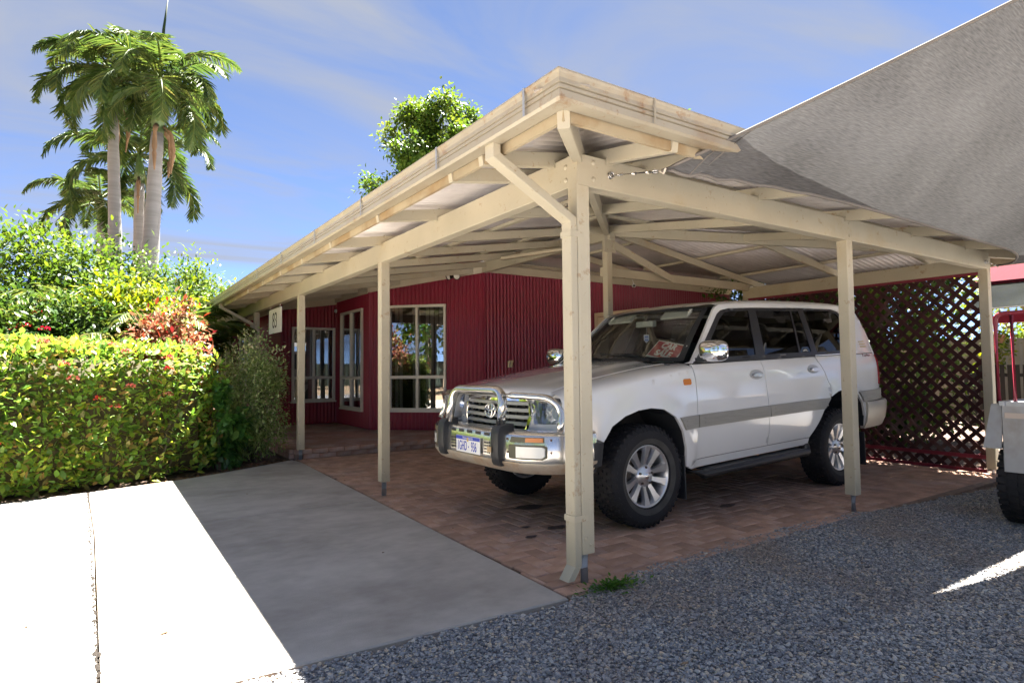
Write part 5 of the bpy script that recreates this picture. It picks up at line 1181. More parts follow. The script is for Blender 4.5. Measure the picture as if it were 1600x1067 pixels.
mesh('axle', *tube([(.33, -1.4, .335), (.33, 0, .335)], .03, 10), BLACK, tr_)
CAGE = mat('cage_maroon', (0.20, 0.012, 0.03), 0.4, var=0.1)
fr = fillet([(.0, .015, .95), (.0, .015, 1.615), (.0, -1.44, 1.615), (.0, -1.44, .95)], .06, 6); mesh('cage_hoop', *tube(fr, .016, 10), CAGE, tr_, smooth=True)
fr = fillet([(2.1, .015, .95), (2.1, .015, 1.615), (2.1, -1.44, 1.615), (2.1, -1.44, .95)], .06, 6); mesh('cage_hoop', *tube(fr, .016, 10), CAGE, tr_, smooth=True)
for y in (-.085, -.4, -.75, -1.1): mesh('cage_bar', *tube([(0, y, .955), (0, y, 1.605)], .013, 8), CAGE, tr_, smooth=True)
for y in (-.7,): mesh('cage_bar', *tube([(0, y, 1.615), (2.1, y, 1.615)], .014, 8), CAGE, tr_, smooth=True)
mesh('drawbar', *beam((2.2, -.75, .42), (3.4, -.75, .42), .06, .08), GALV, tr_)

# ------------------------------------------------------------------ plants
def at(u, v, d):
    P = f_ + r_ * ((u - 800) / 959.07) - u_ * ((v - 533.5) / 959.07); return CAM + P * d
def unit(n):
    v = RNG.normal(0, 1, (n, 3)); return v / np.linalg.norm(v, axis=1, keepdims=True)
BARK = mat('bark', (0.13, 0.10, 0.075), 0.9, var=0.3, vscale=5, bump=0.8, bscale=18)
TWIG = mat('hedge_twigs', (0.07, 0.06, 0.03), 0.95, var=0.4, vscale=12)
IXO = leafmat('hedge_leaf', [(0.26, 0.18, 0.06), (0.07, 0.17, 0.035), (0.14, 0.26, 0.04), (0.22, 0.31, 0.045), (0.31, 0.36, 0.055), (0.42, 0.38, 0.08)], .42, .42, .3)
hd = thing('clipped_hedge', 'long clipped green hedge with red flower heads along the driveway', 'hedge', (-2.6, 5.9, 0))
HO = Vector((-2.6, 5.9, 0))
front = [(-7.2, 4.30), (-5.0, 4.70), (-3.2, 5.10), (-2.4, 5.30), (-1.7, 5.52), (-1.18, 5.86)]
seg = []; acc = 0
for i in range(len(front) - 1): l = math.dist(front[i], front[i + 1]); seg.append((acc, l, i)); acc += l
def hpos(t):
    t = min(max(t, 0), acc - 1e-6)
    for a, l, i in seg:
        if a <= t < a + l + 1e-9: k = (t - a) / l; p, q = front[i], front[i + 1]; d = ((q[0] - p[0]) / l, (q[1] - p[1]) / l); return (p[0] + (q[0] - p[0]) * k, p[1] + (q[1] - p[1]) * k), (d[1], -d[0])
HT = 1.53; DEP = 1.25
Pn = []; Nn = []; tn = []
rnd = random.Random(3)
def bump3(t, h): return .05 * math.sin(3.1 * t + 1) * math.sin(2.7 * h) + .04 * math.sin(7.3 * t + 3.3 * h) + .03 * math.sin(13 * t - 9 * h)
for _ in range(18500):
    r = rnd.random(); t = acc * (1 - rnd.random() ** .75 * .92)
    p, n = hpos(t)
    if r < .66:      # front face
        h = .02 + (HT - .02) * rnd.random(); o = bump3(t, h) - .22 * max(0, (h / HT - .82) / .18) ** 2 + .02 + .03 * max(0, (.25 - h) / .25) - abs(rnd.gauss(0, .07)) + .03
        P_ = (p[0] + n[0] * o, p[1] + n[1] * o, h); N_ = (n[0], n[1], .35)
    elif r < .90:    # top
        dd = rnd.random() * DEP; h = HT + .5 * bump3(t, dd * 2) - .10 * max(0, 1 - dd / .2) ** 2 + rnd.gauss(0, .035); P_ = (p[0] - n[0] * dd, p[1] - n[1] * dd, h); N_ = (n[0] * .2, n[1] * .2, 1)
    else:            # right-hand end
        p, n = hpos(acc); dd = rnd.random() * DEP; h = .08 + (HT - .15) * rnd.random(); P_ = (p[0] - n[0] * dd + .08 - n[1] * rnd.gauss(0, .05) * 0 + rnd.gauss(0, .06), p[1] - n[1] * dd + rnd.gauss(0, .05), h); N_ = (.8, -.3, .3)
    Pn.append(P_); Nn.append(N_); tn.append(min(1, max(0, rnd.gauss(.34, .22) + .04 * max(0, (P_[2] - 1.15) / .5) + (.12 if rnd.random() < .12 else 0))) if rnd.random() > .025 else 0)
Pn = np.array(Pn); Nn = np.array(Nn); Nn /= np.linalg.norm(Nn, axis=1, keepdims=True); tn = np.array(tn)
u3 = unit(len(Pn)); Dd = Nn * .55 + u3 * .75 + np.array([0, 0, .25]); Nm = np.array([0, 0, 1.0]) * .8 + Nn * .5 + unit(len(Pn)) * .45
sz = RNG.uniform(.05, .125, len(Pn))
M = orient(Pn - np.array(HO), Dd, Nm, sz, sz * 1.05)
camd = np.linalg.norm(Pn - np.array(CAM), axis=1) + 40 * (Pn[:, 0] < -3.4) + 30 * (Pn[:, 2] > 1.5)
# the 300 leaves that show largest are leaves of their own, the rest one mass
outw = (Pn * 1.0); idx = np.argsort(camd - .6 * sz * 10)[:300]; sel = np.zeros(len(Pn), bool); sel[idx] = True
cloud('foliage', LEAF_V, LEAF_F, M[~sel], tn[~sel], IXO, hd, True)['kind'] = 'stuff'
lm = []
for k in range(5):
    me = bpy.data.meshes.new('leaf'); me.from_pydata(LEAF_V, [], LEAF_F); a_ = me.attributes.new('tint', 'FLOAT', 'POINT'); a_.data.foreach_set('value', [.18 + .16 * k] * len(LEAF_V)); me.materials.append(IXO); me.polygons.foreach_set('use_smooth', [True] * len(LEAF_F)); lm.append(me)
for i in idx:
    o = link(bpy.data.objects.new('leaf', lm[min(4, max(0, int((tn[i] - .10) / .16)))]), hd); m4 = np.eye(4); m4[:3, :] = M[i]; o.matrix_local = Matrix(m4.tolist())
vs = []; fs = []; K = 24
for i in range(K + 1):
    p, n = hpos(acc * i / K)
    for dd, h in ((.22, .0), (.22, 1.2), (.36, HT - .14), (DEP - .1, HT - .12), (DEP, 0)): vs.append((p[0] - n[0] * dd - HO.x, p[1] - n[1] * dd - HO.y, h))
for i in range(K):
    for j in range(4): a = i * 5 + j; fs.append((a, a + 1, a + 6, a + 5))
fs += [(0, 1, 2, 3, 4), tuple(K * 5 + j for j in range(5))[::-1]]
mesh('twigs', vs, fs, TWIG, hd)
FLOW = leafmat('ixora_petal', [(0.55, 0.03, 0.02), (0.62, 0.13, 0.09), (0.70, 0.33, 0.27)], .2, .6)
def flower_head(c, n, par, r=.045, hue=.5):
    pts = unit(40); pts[:, 2] = np.abs(pts[:, 2]) * .8; pts = pts @ np.eye(3); nn = Vector(n)
    Pq = np.array([Vector(c) + Vector(q) * r for q in pts]); Dq = pts + np.array(n) * .8 + unit(40) * .5
    return cloud('flower_head', LEAF_V, LEAF_F, orient(Pq, Dq, unit(40), RNG.uniform(.02, .032, 40), RNG.uniform(.03, .045, 40)), np.clip(RNG.normal(hue, .2, 40), 0, 1), FLOW, par)
for (u, v, dp, hue) in ((112, 593, 6.4, .7), (240, 606, 6.6, .75), (92, 553, 6.9, .6), (205, 551, 7.0, .8), (262, 552, 7.2, .8), (283, 560, 7.2, .5), (95, 572, 6.6, .6), (185, 626, 6.4, .1), (4, 697, 6.0, .0), (307, 620, 6.8, .8), (205, 640, 6.4, .6), (290, 578, 7.1, .3), (40, 540, 7.0, .8), (150, 543, 7.2, .7)):
    p = at(u, v, dp); p2 = None
    # lay it on the hedge face
    best = min((( (hpos(acc * k / 80)[0][0] - p.x) ** 2 + (hpos(acc * k / 80)[0][1] - p.y) ** 2), k) for k in range(81))[1]; q, n = hpos(acc * best / 80)
    z = min(p.z, HT + .03); o_ = .05 if z < HT - .1 else -.1
    flower_head((q[0] + n[0] * o_ - HO.x, q[1] + n[1] * o_ - HO.y, z), (n[0], n[1], .4), hd, .042, hue)

def bush(name, label, cat, base, rad, n, size, m, lo=0.05, shell=.35, tint=(.5, .22), droop=0.2, group=None, stems=5, core=.72, aspect=1.0, topbias=.25):
    o = thing(name, label, cat, base, 0, group); rx, ry, rz = rad
    k = max(6, int(n / 60)); cc = unit(k) * (1 - shell * RNG.random((k, 1))); cc[:, 2] = np.abs(cc[:, 2]) if lo > .3 else cc[:, 2]
    pk = RNG.integers(0, k, n); q = cc[pk] + RNG.normal(0, .13, (n, 3))
    Pq = q * np.array([rx, ry, rz]) + np.array([0, 0, rz + lo]); keep = Pq[:, 2] > .04; Pq = Pq[keep]; q = q[keep]; n = len(Pq); ct = RNG.normal(0, .5, k)[pk][keep]
    Dq = q * .8 + unit(n) * .8 + np.array([0, 0, -droop]); Nq = np.array([0, 0, 1.]) + q * .4 + unit(n) * .5
    s_ = RNG.uniform(.7, 1.3, n) * size
    ti = np.clip(tint[0] + tint[1] * (.6 * RNG.normal(0, 1, n) + .6 * ct) + topbias * (q[:, 2] * .5), 0, 1)
    cloud('foliage', LEAF_V, LEAF_F, orient(Pq, Dq, Nq, s_, s_ * aspect), ti, m, o, True)['kind'] = 'stuff'
    for i in range(stems):
        a = 6.28 * i / stems + random.random(); e = Vector((rx * .55 * math.cos(a), ry * .55 * math.sin(a), (rz + lo) * random.uniform(.9, 1.5))); b = Vector((.06 * math.cos(a), .06 * math.sin(a), -.05))
        mesh('stem', *tube([b, b.lerp(e, .5) + Vector((0, 0, .12 * rz)), e], [.03 * rz, .02 * rz, .008 * rz], 6), BARK, o, smooth=True)
    return o
VARI = leafmat('variegated_leaf', [(0.09, 0.16, 0.06), (0.17, 0.26, 0.08), (0.26, 0.35, 0.13), (0.42, 0.45, 0.24), (0.62, 0.58, 0.42)], .35, .5)
bush('variegated_shrub', 'loose grey-green shrub with small pale leaves beside the verandah post', 'shrub', (-.58, 6.42, 0), (.48, .50, .86), 15000, .046, VARI, 0.0, .5, (.45, .3), aspect=1.0)
LUSH = leafmat('broad_leaf', [(0.03, 0.10, 0.025), (0.06, 0.16, 0.03), (0.14, 0.24, 0.04)], .3, .3, .6)
bush('broad_leaved_plant', 'dark glossy broad-leaved plant between the hedge and the pale shrub', 'shrub', (-1.02, 6.02, 0), (.30, .26, .62), 900, .125, LUSH, .0, .5, (.45, .3), aspect=1.15, stems=3)
CROT = leafmat('croton_leaf', [(0.06, 0.035, 0.02), (0.15, 0.035, 0.025), (0.22, 0.07, 0.03), (0.30, 0.19, 0.11), (0.14, 0.15, 0.05)], .25, .5)
bush('croton_bush', 'red and bronze leaved bush rising behind the hedge', 'shrub', (-1.60, 6.62, 0), (.56, .5, 1.08), 5200, .10, CROT, .0, .4, (.5, .3), aspect=.8)
G_DK = leafmat('leaf_dark', [(0.012, 0.035, 0.010), (0.025, 0.065, 0.014), (0.05, 0.10, 0.018), (0.10, 0.15, 0.03)], .3, .4)
G_YL = leafmat('leaf_yellow_green', [(0.03, 0.07, 0.012), (0.07, 0.13, 0.016), (0.14, 0.19, 0.02), (0.24, 0.25, 0.03)], .4, .4)
G_MD = leafmat('leaf_mid', [(0.018, 0.05, 0.012), (0.04, 0.09, 0.015), (0.08, 0.14, 0.02), (0.14, 0.18, 0.03)], .35, .4)
def onground(u, d): p = at(u, 560, d); return (p.x, p.y, 0)
bush('garden_tree', 'dense green tree behind the left end of the hedge', 'tree', onground(30, 11.5), (1.9, 1.7, 1.95), 17000, .12, G_MD, .15, .35, (.5, .25), stems=4)
bush('garden_tree', 'dark green tree between the hedge and the tall palms', 'tree', onground(150, 12.5), (1.7, 1.5, 1.85), 17000, .11, G_DK, .15, .35, (.55, .3), stems=4)
bush('garden_tree', 'bright green shrub behind the red-leaved bush', 'shrub', onground(215, 10.6), (1.1, 1.0, 1.4), 10000, .10, G_YL, .1, .35, (.55, .3), stems=4)
bush('garden_tree', 'low spreading green tree at the far end of the verandah', 'tree', onground(305, 17), (1.3, 1.4, 2.0), 13000, .12, G_MD, .2, .35, (.5, .3), stems=4)
bush('garden_tree', 'dark shrub at the left edge behind the hedge', 'shrub', onground(-40, 9.8), (1.2, 1.2, 1.3), 5000, .11, G_DK, .1, .35, (.5, .3), stems=4)
bush('garden_tree', 'shadowed green shrub directly behind the middle of the hedge', 'shrub', onground(110, 9.6), (1.6, .8, 1.15), 12000, .10, G_DK, .1, .35, (.45, .3), stems=4)
for (u, v, dp) in ((58, 490, 9.3), (42, 511, 8.9), (25, 516, 8.9), (18, 508, 9.0), (70, 516, 8.9)):
    p = at(u, v, dp); f = flower_head((0, 0, 0), (-.4, -.7, .4), None, .06, .05); f.name = 'bougainvillea_flower'; f.location = p
    tag(f, {58: 'highest red flower cluster on the shrub left of the palms', 42: 'second red flower cluster from the left above the hedge', 25: 'lowest red flower cluster at the left edge above the hedge', 18: 'leftmost red flower cluster above the hedge', 70: 'red flower cluster low on the shrub above the hedge'}[u], 'flower')

# palms
FROND = leafmat('palm_frond', [(0.018, 0.042, 0.014), (0.032, 0.068, 0.018), (0.06, 0.105, 0.024), (0.12, 0.15, 0.035), (0.24, 0.19, 0.07)], .3, .45, .3)
TRUNK = mat('palm_trunk', (0.20, 0.20, 0.205), 0.85, var=0.16, vscale=3, bump=0.5, bscale=9, stretch=(.4, .4, 5))
SHAFT = mat('crownshaft', (0.06, 0.11, 0.03), 0.45, var=0.15, vscale=3, stretch=(2, 2, .4))
HUSK = mat('palm_husk', (0.17, 0.105, 0.06), 0.9, var=0.3, vscale=4)
BL_V = [(0, 0, 0), (.25, .5, .03), (.25, -.5, .03), (.7, .34, -.06), (.7, -.34, -.06), (1, 0, -.22), (.25, 0, -.06), (.7, 0, -.12)]
def frond(par, base, az, el, length, droop, leafl, leafw, npair, tint, vee=.35, curl=0.0, name='frond'):
    pts = []; p = Vector(base); e = el; ds = length / 14; a = az; path = [p.copy()]
    for i in range(14):
        d = Vector((math.cos(a) * math.cos(e), math.sin(a) * math.cos(e), math.sin(e))); p = p + d * ds; path.append(p.copy()); e -= droop / 14 * (.4 + 1.4 * i / 14); a += curl / 14
    o = mesh(name, *tube(path, [.045 * length / 3 * (1 - .9 * i / 14) + .004 for i in range(15)], 5), FROND, par, smooth=True)
    at_ = o.data.attributes.new('tint', 'FLOAT', 'POINT'); at_.data.foreach_set('value', [.62] * len(o.data.vertices))
    Pq = []; Dq = []; Nq = []; Sq = []; Wq = []
    for i in range(npair):
        t = .14 + .86 * (i + .5) / npair; k = t * 14; j = min(13, int(k)); c = path[j].lerp(path[j + 1], k - j); d = (path[j + 1] - path[j]).normalized(); _, sx, uy = frame_of(d)
        L_ = leafl * math.sin(math.pi * min(1, .18 + .80 * t)) ** .6 * random.uniform(.85, 1.1)
        for sgn in (-1, 1):
            tw = random.gauss(0, .16); dd = (sx * sgn * 1.0 + d * (.55 + .5 * t) + uy * (vee + tw) + Vector((0, 0, -.30 - .35 * t + random.gauss(0, .12)))).normalized()
            Pq.append(c); Dq.append(dd); Nq.append(uy + sx * sgn * -.3 + Vector((random.gauss(0, .25), random.gauss(0, .25), 0))); Sq.append(L_); Wq.append(leafw)
    n = len(Pq); cloud('leaflets', BL_V, LEAF_F, orient(np.array(Pq), np.array(Dq), np.array(Nq), Sq, Wq), np.clip(RNG.normal(tint, .13, n), 0, 1), FROND, o, True)['kind'] = 'stuff'
    return o
def palm(label, base, top, r0, nfr, length, seed, lean=None, husk=0, spear=False, shaft=1.25, tint=.45):
    random.seed(seed)
    o = thing('royal_palm', label, 'palm', base); b = Vector(base); t = Vector(top) - b; n = 18; path = [Vector((t.x * (k / n) ** 1.4, t.y * (k / n) ** 1.4, t.z * k / n - .05)) for k in range(n + 1)]
    prof = [r0 * (1.12 - .30 * (k / n) + .12 * math.sin(math.pi * (k / n) * 1.1)) + (.012 if k % 2 else 0) for k in range(n + 1)]
    mesh('trunk', *tube(path, prof, 18), TRUNK, o, smooth=True)
    up = (path[-1] - path[-2]).normalized(); sp = [path[-1] + up * shaft * k / 6 for k in range(7)]
    mesh('crownshaft', *tube(sp, [r0 * .86, r0 * .9, r0 * .8, r0 * .68, r0 * .55, r0 * .45, r0 * .35], 14), SHAFT, o, smooth=True)
    for i in range(nfr):
        az = i * 2.399 + random.uniform(-.25, .25); k = i / nfr; el = .95 - 1.35 * k + random.uniform(-.12, .12)
        frond(o, sp[-1] - up * (.25 * k), az, el, length * random.uniform(.85, 1.1), 1.75 + .4 * k + random.uniform(-.1, .3), .72 * length / 3, .044 * length / 3, 66, tint + .05 * math.sin(i), curl=random.uniform(-.3, .3))
    for i in range(husk):
        a = random.uniform(0, 6.28); c = path[-1] + Vector((r0 * .9 * math.cos(a), r0 * .9 * math.sin(a), .15))
        pts = [c, c + Vector((.18 * math.cos(a), .18 * math.sin(a), -.15)), c + Vector((.24 * math.cos(a), .24 * math.sin(a), -.7)), c + Vector((.18 * math.cos(a), .18 * math.sin(a), -1.2))]
        mesh('dry_husk', *tube(fillet(pts, .1, 3), [.05] + [random.uniform(.025, .065) for _ in range(len(fillet(pts, .1, 3)) - 2)] + [.015], 6), HUSK, o, smooth=True)
    if spear: mesh('spear_leaf', *tube([sp[-1], sp[-1] + Vector((.05, -.05, 1.3)), sp[-1] + Vector((.15, -.12, 2.3))], [.05, .035, .006], 7), FROND, o, smooth=True)
    return o
def gtop(u0, u1, v1, d): p0 = at(u0, 560, d); p1 = at(u1, v1, d); return (p0.x, p0.y, 0), (p1.x, p1.y, p1.z)
b_, t_ = gtop(183, 176, 172, 16.4); palm('taller-trunked royal palm on the left with slim grey trunk', b_, t_, .145, 20, 2.3, 11, husk=2, shaft=1.1)
b_, t_ = gtop(226, 246, 205, 15.6); palm('thick-trunked royal palm on the right with spear leaf pointing up', b_, t_, .175, 20, 2.35, 23, husk=3, spear=True, shaft=1.35)
b_, t_ = gtop(216, 218, 285, 20); palm('shorter royal palm half hidden behind the two tall palms', b_, t_, .17, 12, 3.0, 31, husk=1, shaft=1.1, tint=.35)
b_, t_ = gtop(160, 158, 345, 21); palm('low palm with arching fronds left of the grey trunks', b_, t_, .15, 13, 2.3, 47, shaft=.9, tint=.4)
random.seed(5)
def clump(label, base, n, h, length, tint):
    o = thing('cane_palm', label, 'palm', base)
    for i in range(n):
        a = 6.28 * i / n + random.random(); r = random.uniform(.05, .4); hh = h * random.uniform(.55, 1.0); p0 = Vector((r * math.cos(a), r * math.sin(a), -.05)); p1 = Vector((r * 2.4 * math.cos(a), r * 2.4 * math.sin(a), hh))
        mesh('cane', *tube([p0, p0.lerp(p1, .5) + Vector((0, 0, .1)), p1], [.035, .03, .025], 8), mat('cane', (0.14, 0.15, 0.09), 0.6, var=0.2), o, smooth=True)
        for j in range(5): frond(o, p1, a + j * 1.257 + random.uniform(-.3, .3), random.uniform(.35, 1.1), length * random.uniform(.7, 1.05), random.uniform(1.1, 1.8), .45, .035, 24, tint + random.uniform(-.1, .2))
    return o
p = at(262, 560, 10.2); clump('clump of slender cane palms just behind the hedge', (p.x, p.y, 0), 6, 1.75, 1.35, .55)
p = at(205, 560, 11.6); clump('cane palm clump in front of the grey palm trunks', (p.x, p.y, 0), 5, 2.1, 1.4, .6)
p = at(60, 560, 10.3); clump('cane palm with feathery fronds at the left above the hedge', (p.x, p.y, 0), 5, 2.2, 1.6, .6)

def tree(label, base, h, rad, n, size, m, seed, tr=.18, group=None, name='leafy_tree', tint=(.5, .28), shell=.55):
    random.seed(seed); o = thing(name, label, 'tree', base, 0, group); rx, ry, rz = rad; zc = h - rz
    k = 46 if n < 20000 else 110; cc = unit(k) * (1 - shell * RNG.random((k, 1))); pk = RNG.integers(0, k, n); rr = RNG.normal(0, 1, (n, 3)) * (.088 if n < 20000 else .075); q = cc[pk] + rr
    Pq = q * np.array([rx, ry, rz]) + np.array([0, 0, zc]); ct = RNG.normal(0, .5, k)[pk]
    Dq = rr * 3 + unit(n) * .6 + np.array([0, 0, -.15]); Nq = np.array([0, 0, 1.]) + q * .5 + unit(n) * .5; s_ = RNG.uniform(.7, 1.3, n) * size
    ti = np.clip(tint[0] + tint[1] * (.6 * RNG.normal(0, 1, n) + .6 * ct) + .12 * q[:, 2], 0, 1)
    cloud('crown', LEAF_V, LEAF_F, orient(Pq, Dq, Nq, s_, s_ * 1.2), ti, m, o, True)['kind'] = 'stuff'
    mb = MB(); fork = Vector((random.uniform(-.2, .2), random.uniform(-.2, .2), max(.8, zc - rz * .7)))
    mesh('trunk', *tube([(0, 0, -.1), fork * .5 + Vector((.05, 0, 0)), fork], [tr * 1.2, tr, tr * .8], 12), BARK, o, smooth=True)
    for i in range(0, k, 3):
        e = Vector((cc[i][0] * rx, cc[i][1] * ry, cc[i][2] * rz + zc)); mid = fork.lerp(e, .5) + Vector((0, 0, .12 * rz)); mesh('limb', *tube([fork, mid, e], [tr * .45, tr * .25, tr * .06], 7), BARK, o, smooth=True)
    return o
p = at(684, 560, 22); tree('tall green tree rising behind the carport roof', (p.x, p.y, 0), 10.9, (2.7, 2.7, 3.0), 42000, .155, G_MD, 3, .25)
p = at(1048, 560, 24); tree('tree whose tip just shows above the front gutter', (p.x, p.y, 0), 11.15, (1.5, 1.5, 2.4), 3500, .2, G_MD, 8, .2)
# trees round the yard: the windows and the car mirror them
for i, (x, y, h, r, lb) in enumerate(((-17, -2, 7.5, 3.2, 'street tree west of the driveway nearest the camera'), (-19, 4.5, 8.5, 3.6, 'spreading street tree across from the driveway'), (-16, 10.5, 6.5, 2.8, 'street tree beyond the far end of the hedge'), (-22, -8, 9, 3.8, 'large street tree behind the driveway'), (5, -19, 7, 3.0, 'yard tree across the gravel opposite the car doors'), (12, -17, 8, 3.4, 'yard tree across the gravel opposite the car tail'), (-3, -21, 8, 3.5, 'yard tree across the gravel behind the camera'), (20, -12, 7.5, 3.2, 'yard tree beyond the parked trailer'))):
    tree(lb, (x, y, 0), h, (r, r, r * .85), 2600, .36, (G_MD, G_DK, G_YL)[i % 3], 60 + i, .2)
# sunlit garden beyond the lattice
bush('screen_shrub', 'sunlit shrub behind the near half of the lattice', 'shrub', (8.2, 2.1, 0), (.9, 1.15, 1.25), 7500, .12, G_MD, .1, .4, (.6, .3))
bush('screen_shrub', 'sunlit shrub behind the far half of the lattice', 'shrub', (8.6, 4.3, 0), (1.0, 1.4, 1.35), 7500, .12, G_DK, .1, .4, (.6, .3))
bush('screen_shrub', 'tall dark shrub beyond the top left of the lattice', 'shrub', (10.2, 5.6, 0), (1.2, 2.2, 1.9), 9000, .13, G_DK, .1, .4, (.5, .3))
mb_ = [(6.03, .02), (6.4, -.3), (12.7, -.4), (12.7, 6.1), (6.03, 6.1)]
tag(mesh('side_dark_ground', [(x, y, .006) for x, y in mb_], [(0, 1, 2, 3, 4)], MULCH), kind='structure')  # dark sheet standing in for shade, dulls the sunlit strip behind the lattice
tree('unseen tree added to shade the ground at the lattice, hidden by the shade sail', (8.9, 2.7, 0), 4.9, (2.2, 2.5, 1.25), 15000, .13, G_DK, 77, .16)  # added out of view: its crown keeps sun off the lattice foot
# neighbour's yard at the right edge
fe = thing('steel_fence', 'pale corrugated steel fence beyond the lattice and trailer', 'fence', (12.8, 0, 0)); 
FENC = mat('fence_cream', (0.30, 0.27, 0.22), 0.5, var=0.08)
for i in range(16):
    yy = -6 + i * 1.0; vs, fs = [], []
    for k in range(25): yv = yy + k / 24 * .98; vs += [(.02 * (1 if (k // 3) % 2 else -1) * .6, yv, .03), (.02 * (1 if (k // 3) % 2 else -1) * .6, yv, 1.75)]
    fs = [(2 * k, 2 * k + 2, 2 * k + 3, 2 * k + 1) for k in range(24)]; mesh('fence_sheet', vs, fs, FENC, fe); mesh('fence_post', *box(-.02, .02, yy + .98, yy + 1.0, 0, 1.8, .003), FENC, fe)
pf = thing('picket_fence', 'low black picket fence seen through the trailer cage', 'fence', (11.6, 0, 0))
for i in range(34): mesh('picket', *box(-.01, .01, -1.6 + i * .115, -1.6 + i * .115 + .07, .05, 1.22, .004), mat('picket_black', (0.015, 0.013, 0.012), 0.7), pf)
for z in (.3, 1.0): mesh('rail', *box(.01, .04, -1.6, 2.3, z, z + .06, .003), mat('picket_black', (0.015, 0.013, 0.012), 0.7), pf)
sh_ = thing('neighbour_shed', 'open shed with maroon roof beyond the right-hand post', 'shed', (13.6, 0, 0))
mesh('roof', [(-.6, 2.6, 2.95), (-.6, -4, 2.95), (3.5, -4, 4.6), (3.5, 2.6, 4.6), (-.6, 2.6, 2.88), (-.6, -4, 2.88), (3.5, -4, 4.53), (3.5, 2.6, 4.53)], [(0, 1, 2, 3), (4, 7, 6, 5), (0, 4, 5, 1), (0, 3, 7, 4)], mat('shed_roof', (0.075, 0.007, 0.014), 0.9, spec=0.1, var=0.2, vscale=6, stretch=(.2, 4, 1)), sh_)
mesh('beam', *box(-.5, -.4, -4, 2.4, 2.08, 2.24), MAROON, sh_)
for y in (2.3, -1.0, -3.9): mesh('post', *box(-.5, -.4, y, y + .1, 0, 2.85), MAROON, sh_)
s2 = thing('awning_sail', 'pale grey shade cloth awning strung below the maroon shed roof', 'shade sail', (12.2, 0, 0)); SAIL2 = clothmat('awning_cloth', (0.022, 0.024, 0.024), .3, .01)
o = mesh('cloth', *patch(lambda u, v: (-.3 + 1.2 * v - .15 * math.sin(math.pi * u), 2.3 - 4.5 * u, 2.92 - .62 * (1 - v) + .25 * u * (1 - v) - .08 * math.sin(math.pi * u)), 20, 8, 0, 1, 0, 1), SAIL2, s2, smooth=True); o.data.uv_layers.new(name='UVMap')
mesh('hem', *tube([(-.3 - .15 * math.sin(math.pi * u), 2.3 - 4.5 * u, 2.30 + .25 * u - .08 * math.sin(math.pi * u)) for u in np.linspace(0, 1, 20)], .012, 6), HEM, s2)
for k, (y, z, lb) in enumerate(((1.78, 1.62, 'upper terracotta pot hanging in the neighbouring yard'), (1.92, 1.25, 'lower terracotta pot hanging in the neighbouring yard'))):
    pt = thing('hanging_pot', lb, 'pot plant', (11.9, y, z)); mesh('pot', *lathe([(0, 0), (.08, 0), (.11, .16), (.12, .17), (.11, .17), (.1, .14), (0, .13)], 16, 'z'), mat('terracotta', (0.34, 0.16, 0.09), 0.8), pt, smooth=True)
    n = 260; Pq = unit(n) * RNG.uniform(.05, .30, (n, 1)) + np.array([0, 0, .15]); Pq[:, 2] -= .5 * np.abs(RNG.normal(0, .3, n)); cloud('foliage', LEAF_V, LEAF_F, orient(Pq, unit(n), unit(n) + np.array([0, 0, 1]), RNG.uniform(.06, .12, n)), np.clip(RNG.normal(.6, .2, n), 0, 1), G_YL, pt)['kind'] = 'stuff'
    mesh('hanger', *tube([(0, 0, .16), (0, 0, .6)], .006, 5), STEEL, pt)
bush('yard_tree', 'pale green tree over the neighbouring shed roof', 'tree', (24, 4.5, 0), (3.0, 3.0, 3.2), 5000, .2, G_YL, .2, .4, (.55, .3))
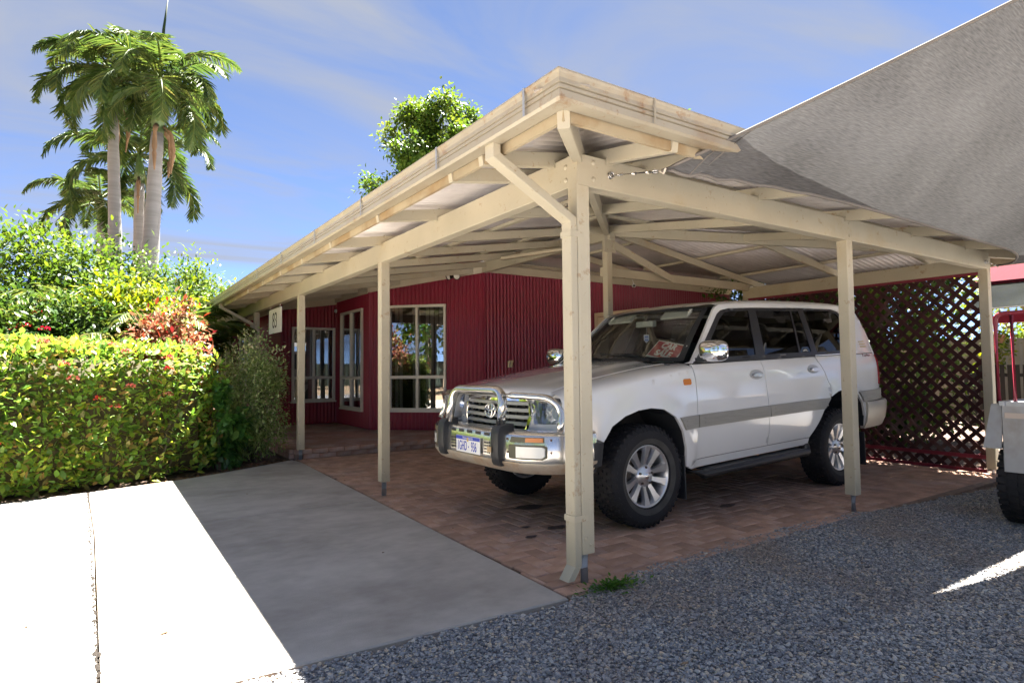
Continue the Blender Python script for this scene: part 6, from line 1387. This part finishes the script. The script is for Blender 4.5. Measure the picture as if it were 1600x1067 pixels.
# weeds at the foot of the corner post
wd = thing('weed_patch', 'small green weeds sprouting at the foot of the corner post', 'weeds', (.02, -.17, 0))
n = 420; ang = RNG.uniform(0, 6.28, n); rr = np.abs(RNG.normal(0, .5, n)); Pq = np.stack([rr * np.cos(ang) * .24 + .04, rr * np.sin(ang) * .09, np.abs(RNG.normal(0, .014, n))], 1)
cloud('foliage', LEAF_V, LEAF_F, orient(Pq, np.stack([np.cos(ang), np.sin(ang), RNG.uniform(0, .9, n)], 1), unit(n) * .5 + np.array([0, 0, 1]), RNG.uniform(.014, .034, n)), np.clip(RNG.normal(.55, .2, n), 0, 1), leafmat('weed_leaf', [(0.03, 0.09, 0.015), (0.06, 0.16, 0.02), (0.12, 0.24, 0.03)], .25, .5), wd)['kind'] = 'stuff'
for i in range(9):
    a = random.uniform(0, 6.28); mesh('stem', *tube([(0, 0, .0), (.1 * math.cos(a), .04 * math.sin(a), .012), (.2 * math.cos(a), .08 * math.sin(a), .006)], .002, 4), mat('weed_stem', (0.08, 0.14, 0.03), 0.6), wd)

# dry leaves and bits blown over gravel and paving
P = []
while len(P) < 150:
    x, y = random.uniform(-2.2, 6.2), random.uniform(-2.3, 5.8)
    if x > -.1 or y < -.2: P.append((x, y, .012 if y < -.1 else .004))
P = np.array(P); n = len(P); ang = RNG.uniform(0, 6.28, n)
tag(cloud('blown_leaves', LEAF_V, LEAF_F, orient(P, np.stack([np.cos(ang), np.sin(ang), RNG.normal(0, .15, n)], 1), np.stack([RNG.normal(0, .3, n), RNG.normal(0, .3, n), np.ones(n)], 1), RNG.uniform(.012, .04, n)), RNG.random(n), LITTER_COL), 'dry leaf scraps scattered over the gravel and paving', 'leaf litter', kind='stuff')

# unseen fences added to mask the bare horizon in window and paintwork reflections
BF = mat('reflection_fence_green', (0.035, 0.05, 0.04), 0.5, var=0.1)
for lb, ax in (('unseen dark green fence added for reflections, far across the driveway', 'y'), ('unseen dark green fence added for reflections, far across the gravel yard', 'x')):
    o = thing('reflection_fence', lb, 'fence', (-26, 0, 0) if ax == 'y' else (0, -27, 0))
    me = None
    for i in range(24):
        a0 = -27 + i * 2.4; vs = []
        if me is None:
            for k in range(33): c = k / 32 * 2.36; w_ = .02 if (k // 2) % 2 else -.02; vs += [(w_, c, 0), (w_, c, 1.85)]
            me = bpy.data.meshes.new('fence_panel'); me.from_pydata(vs, [], [(2 * k, 2 * k + 2, 2 * k + 3, 2 * k + 1) for k in range(32)]); me.materials.append(BF)
        p_ = link(bpy.data.objects.new('fence_panel', me), o); p_.location = (0, a0, 0) if ax == 'y' else (a0 + 2.36, 0, 0); p_.rotation_euler = (0, 0, 0 if ax == 'y' else R(90))
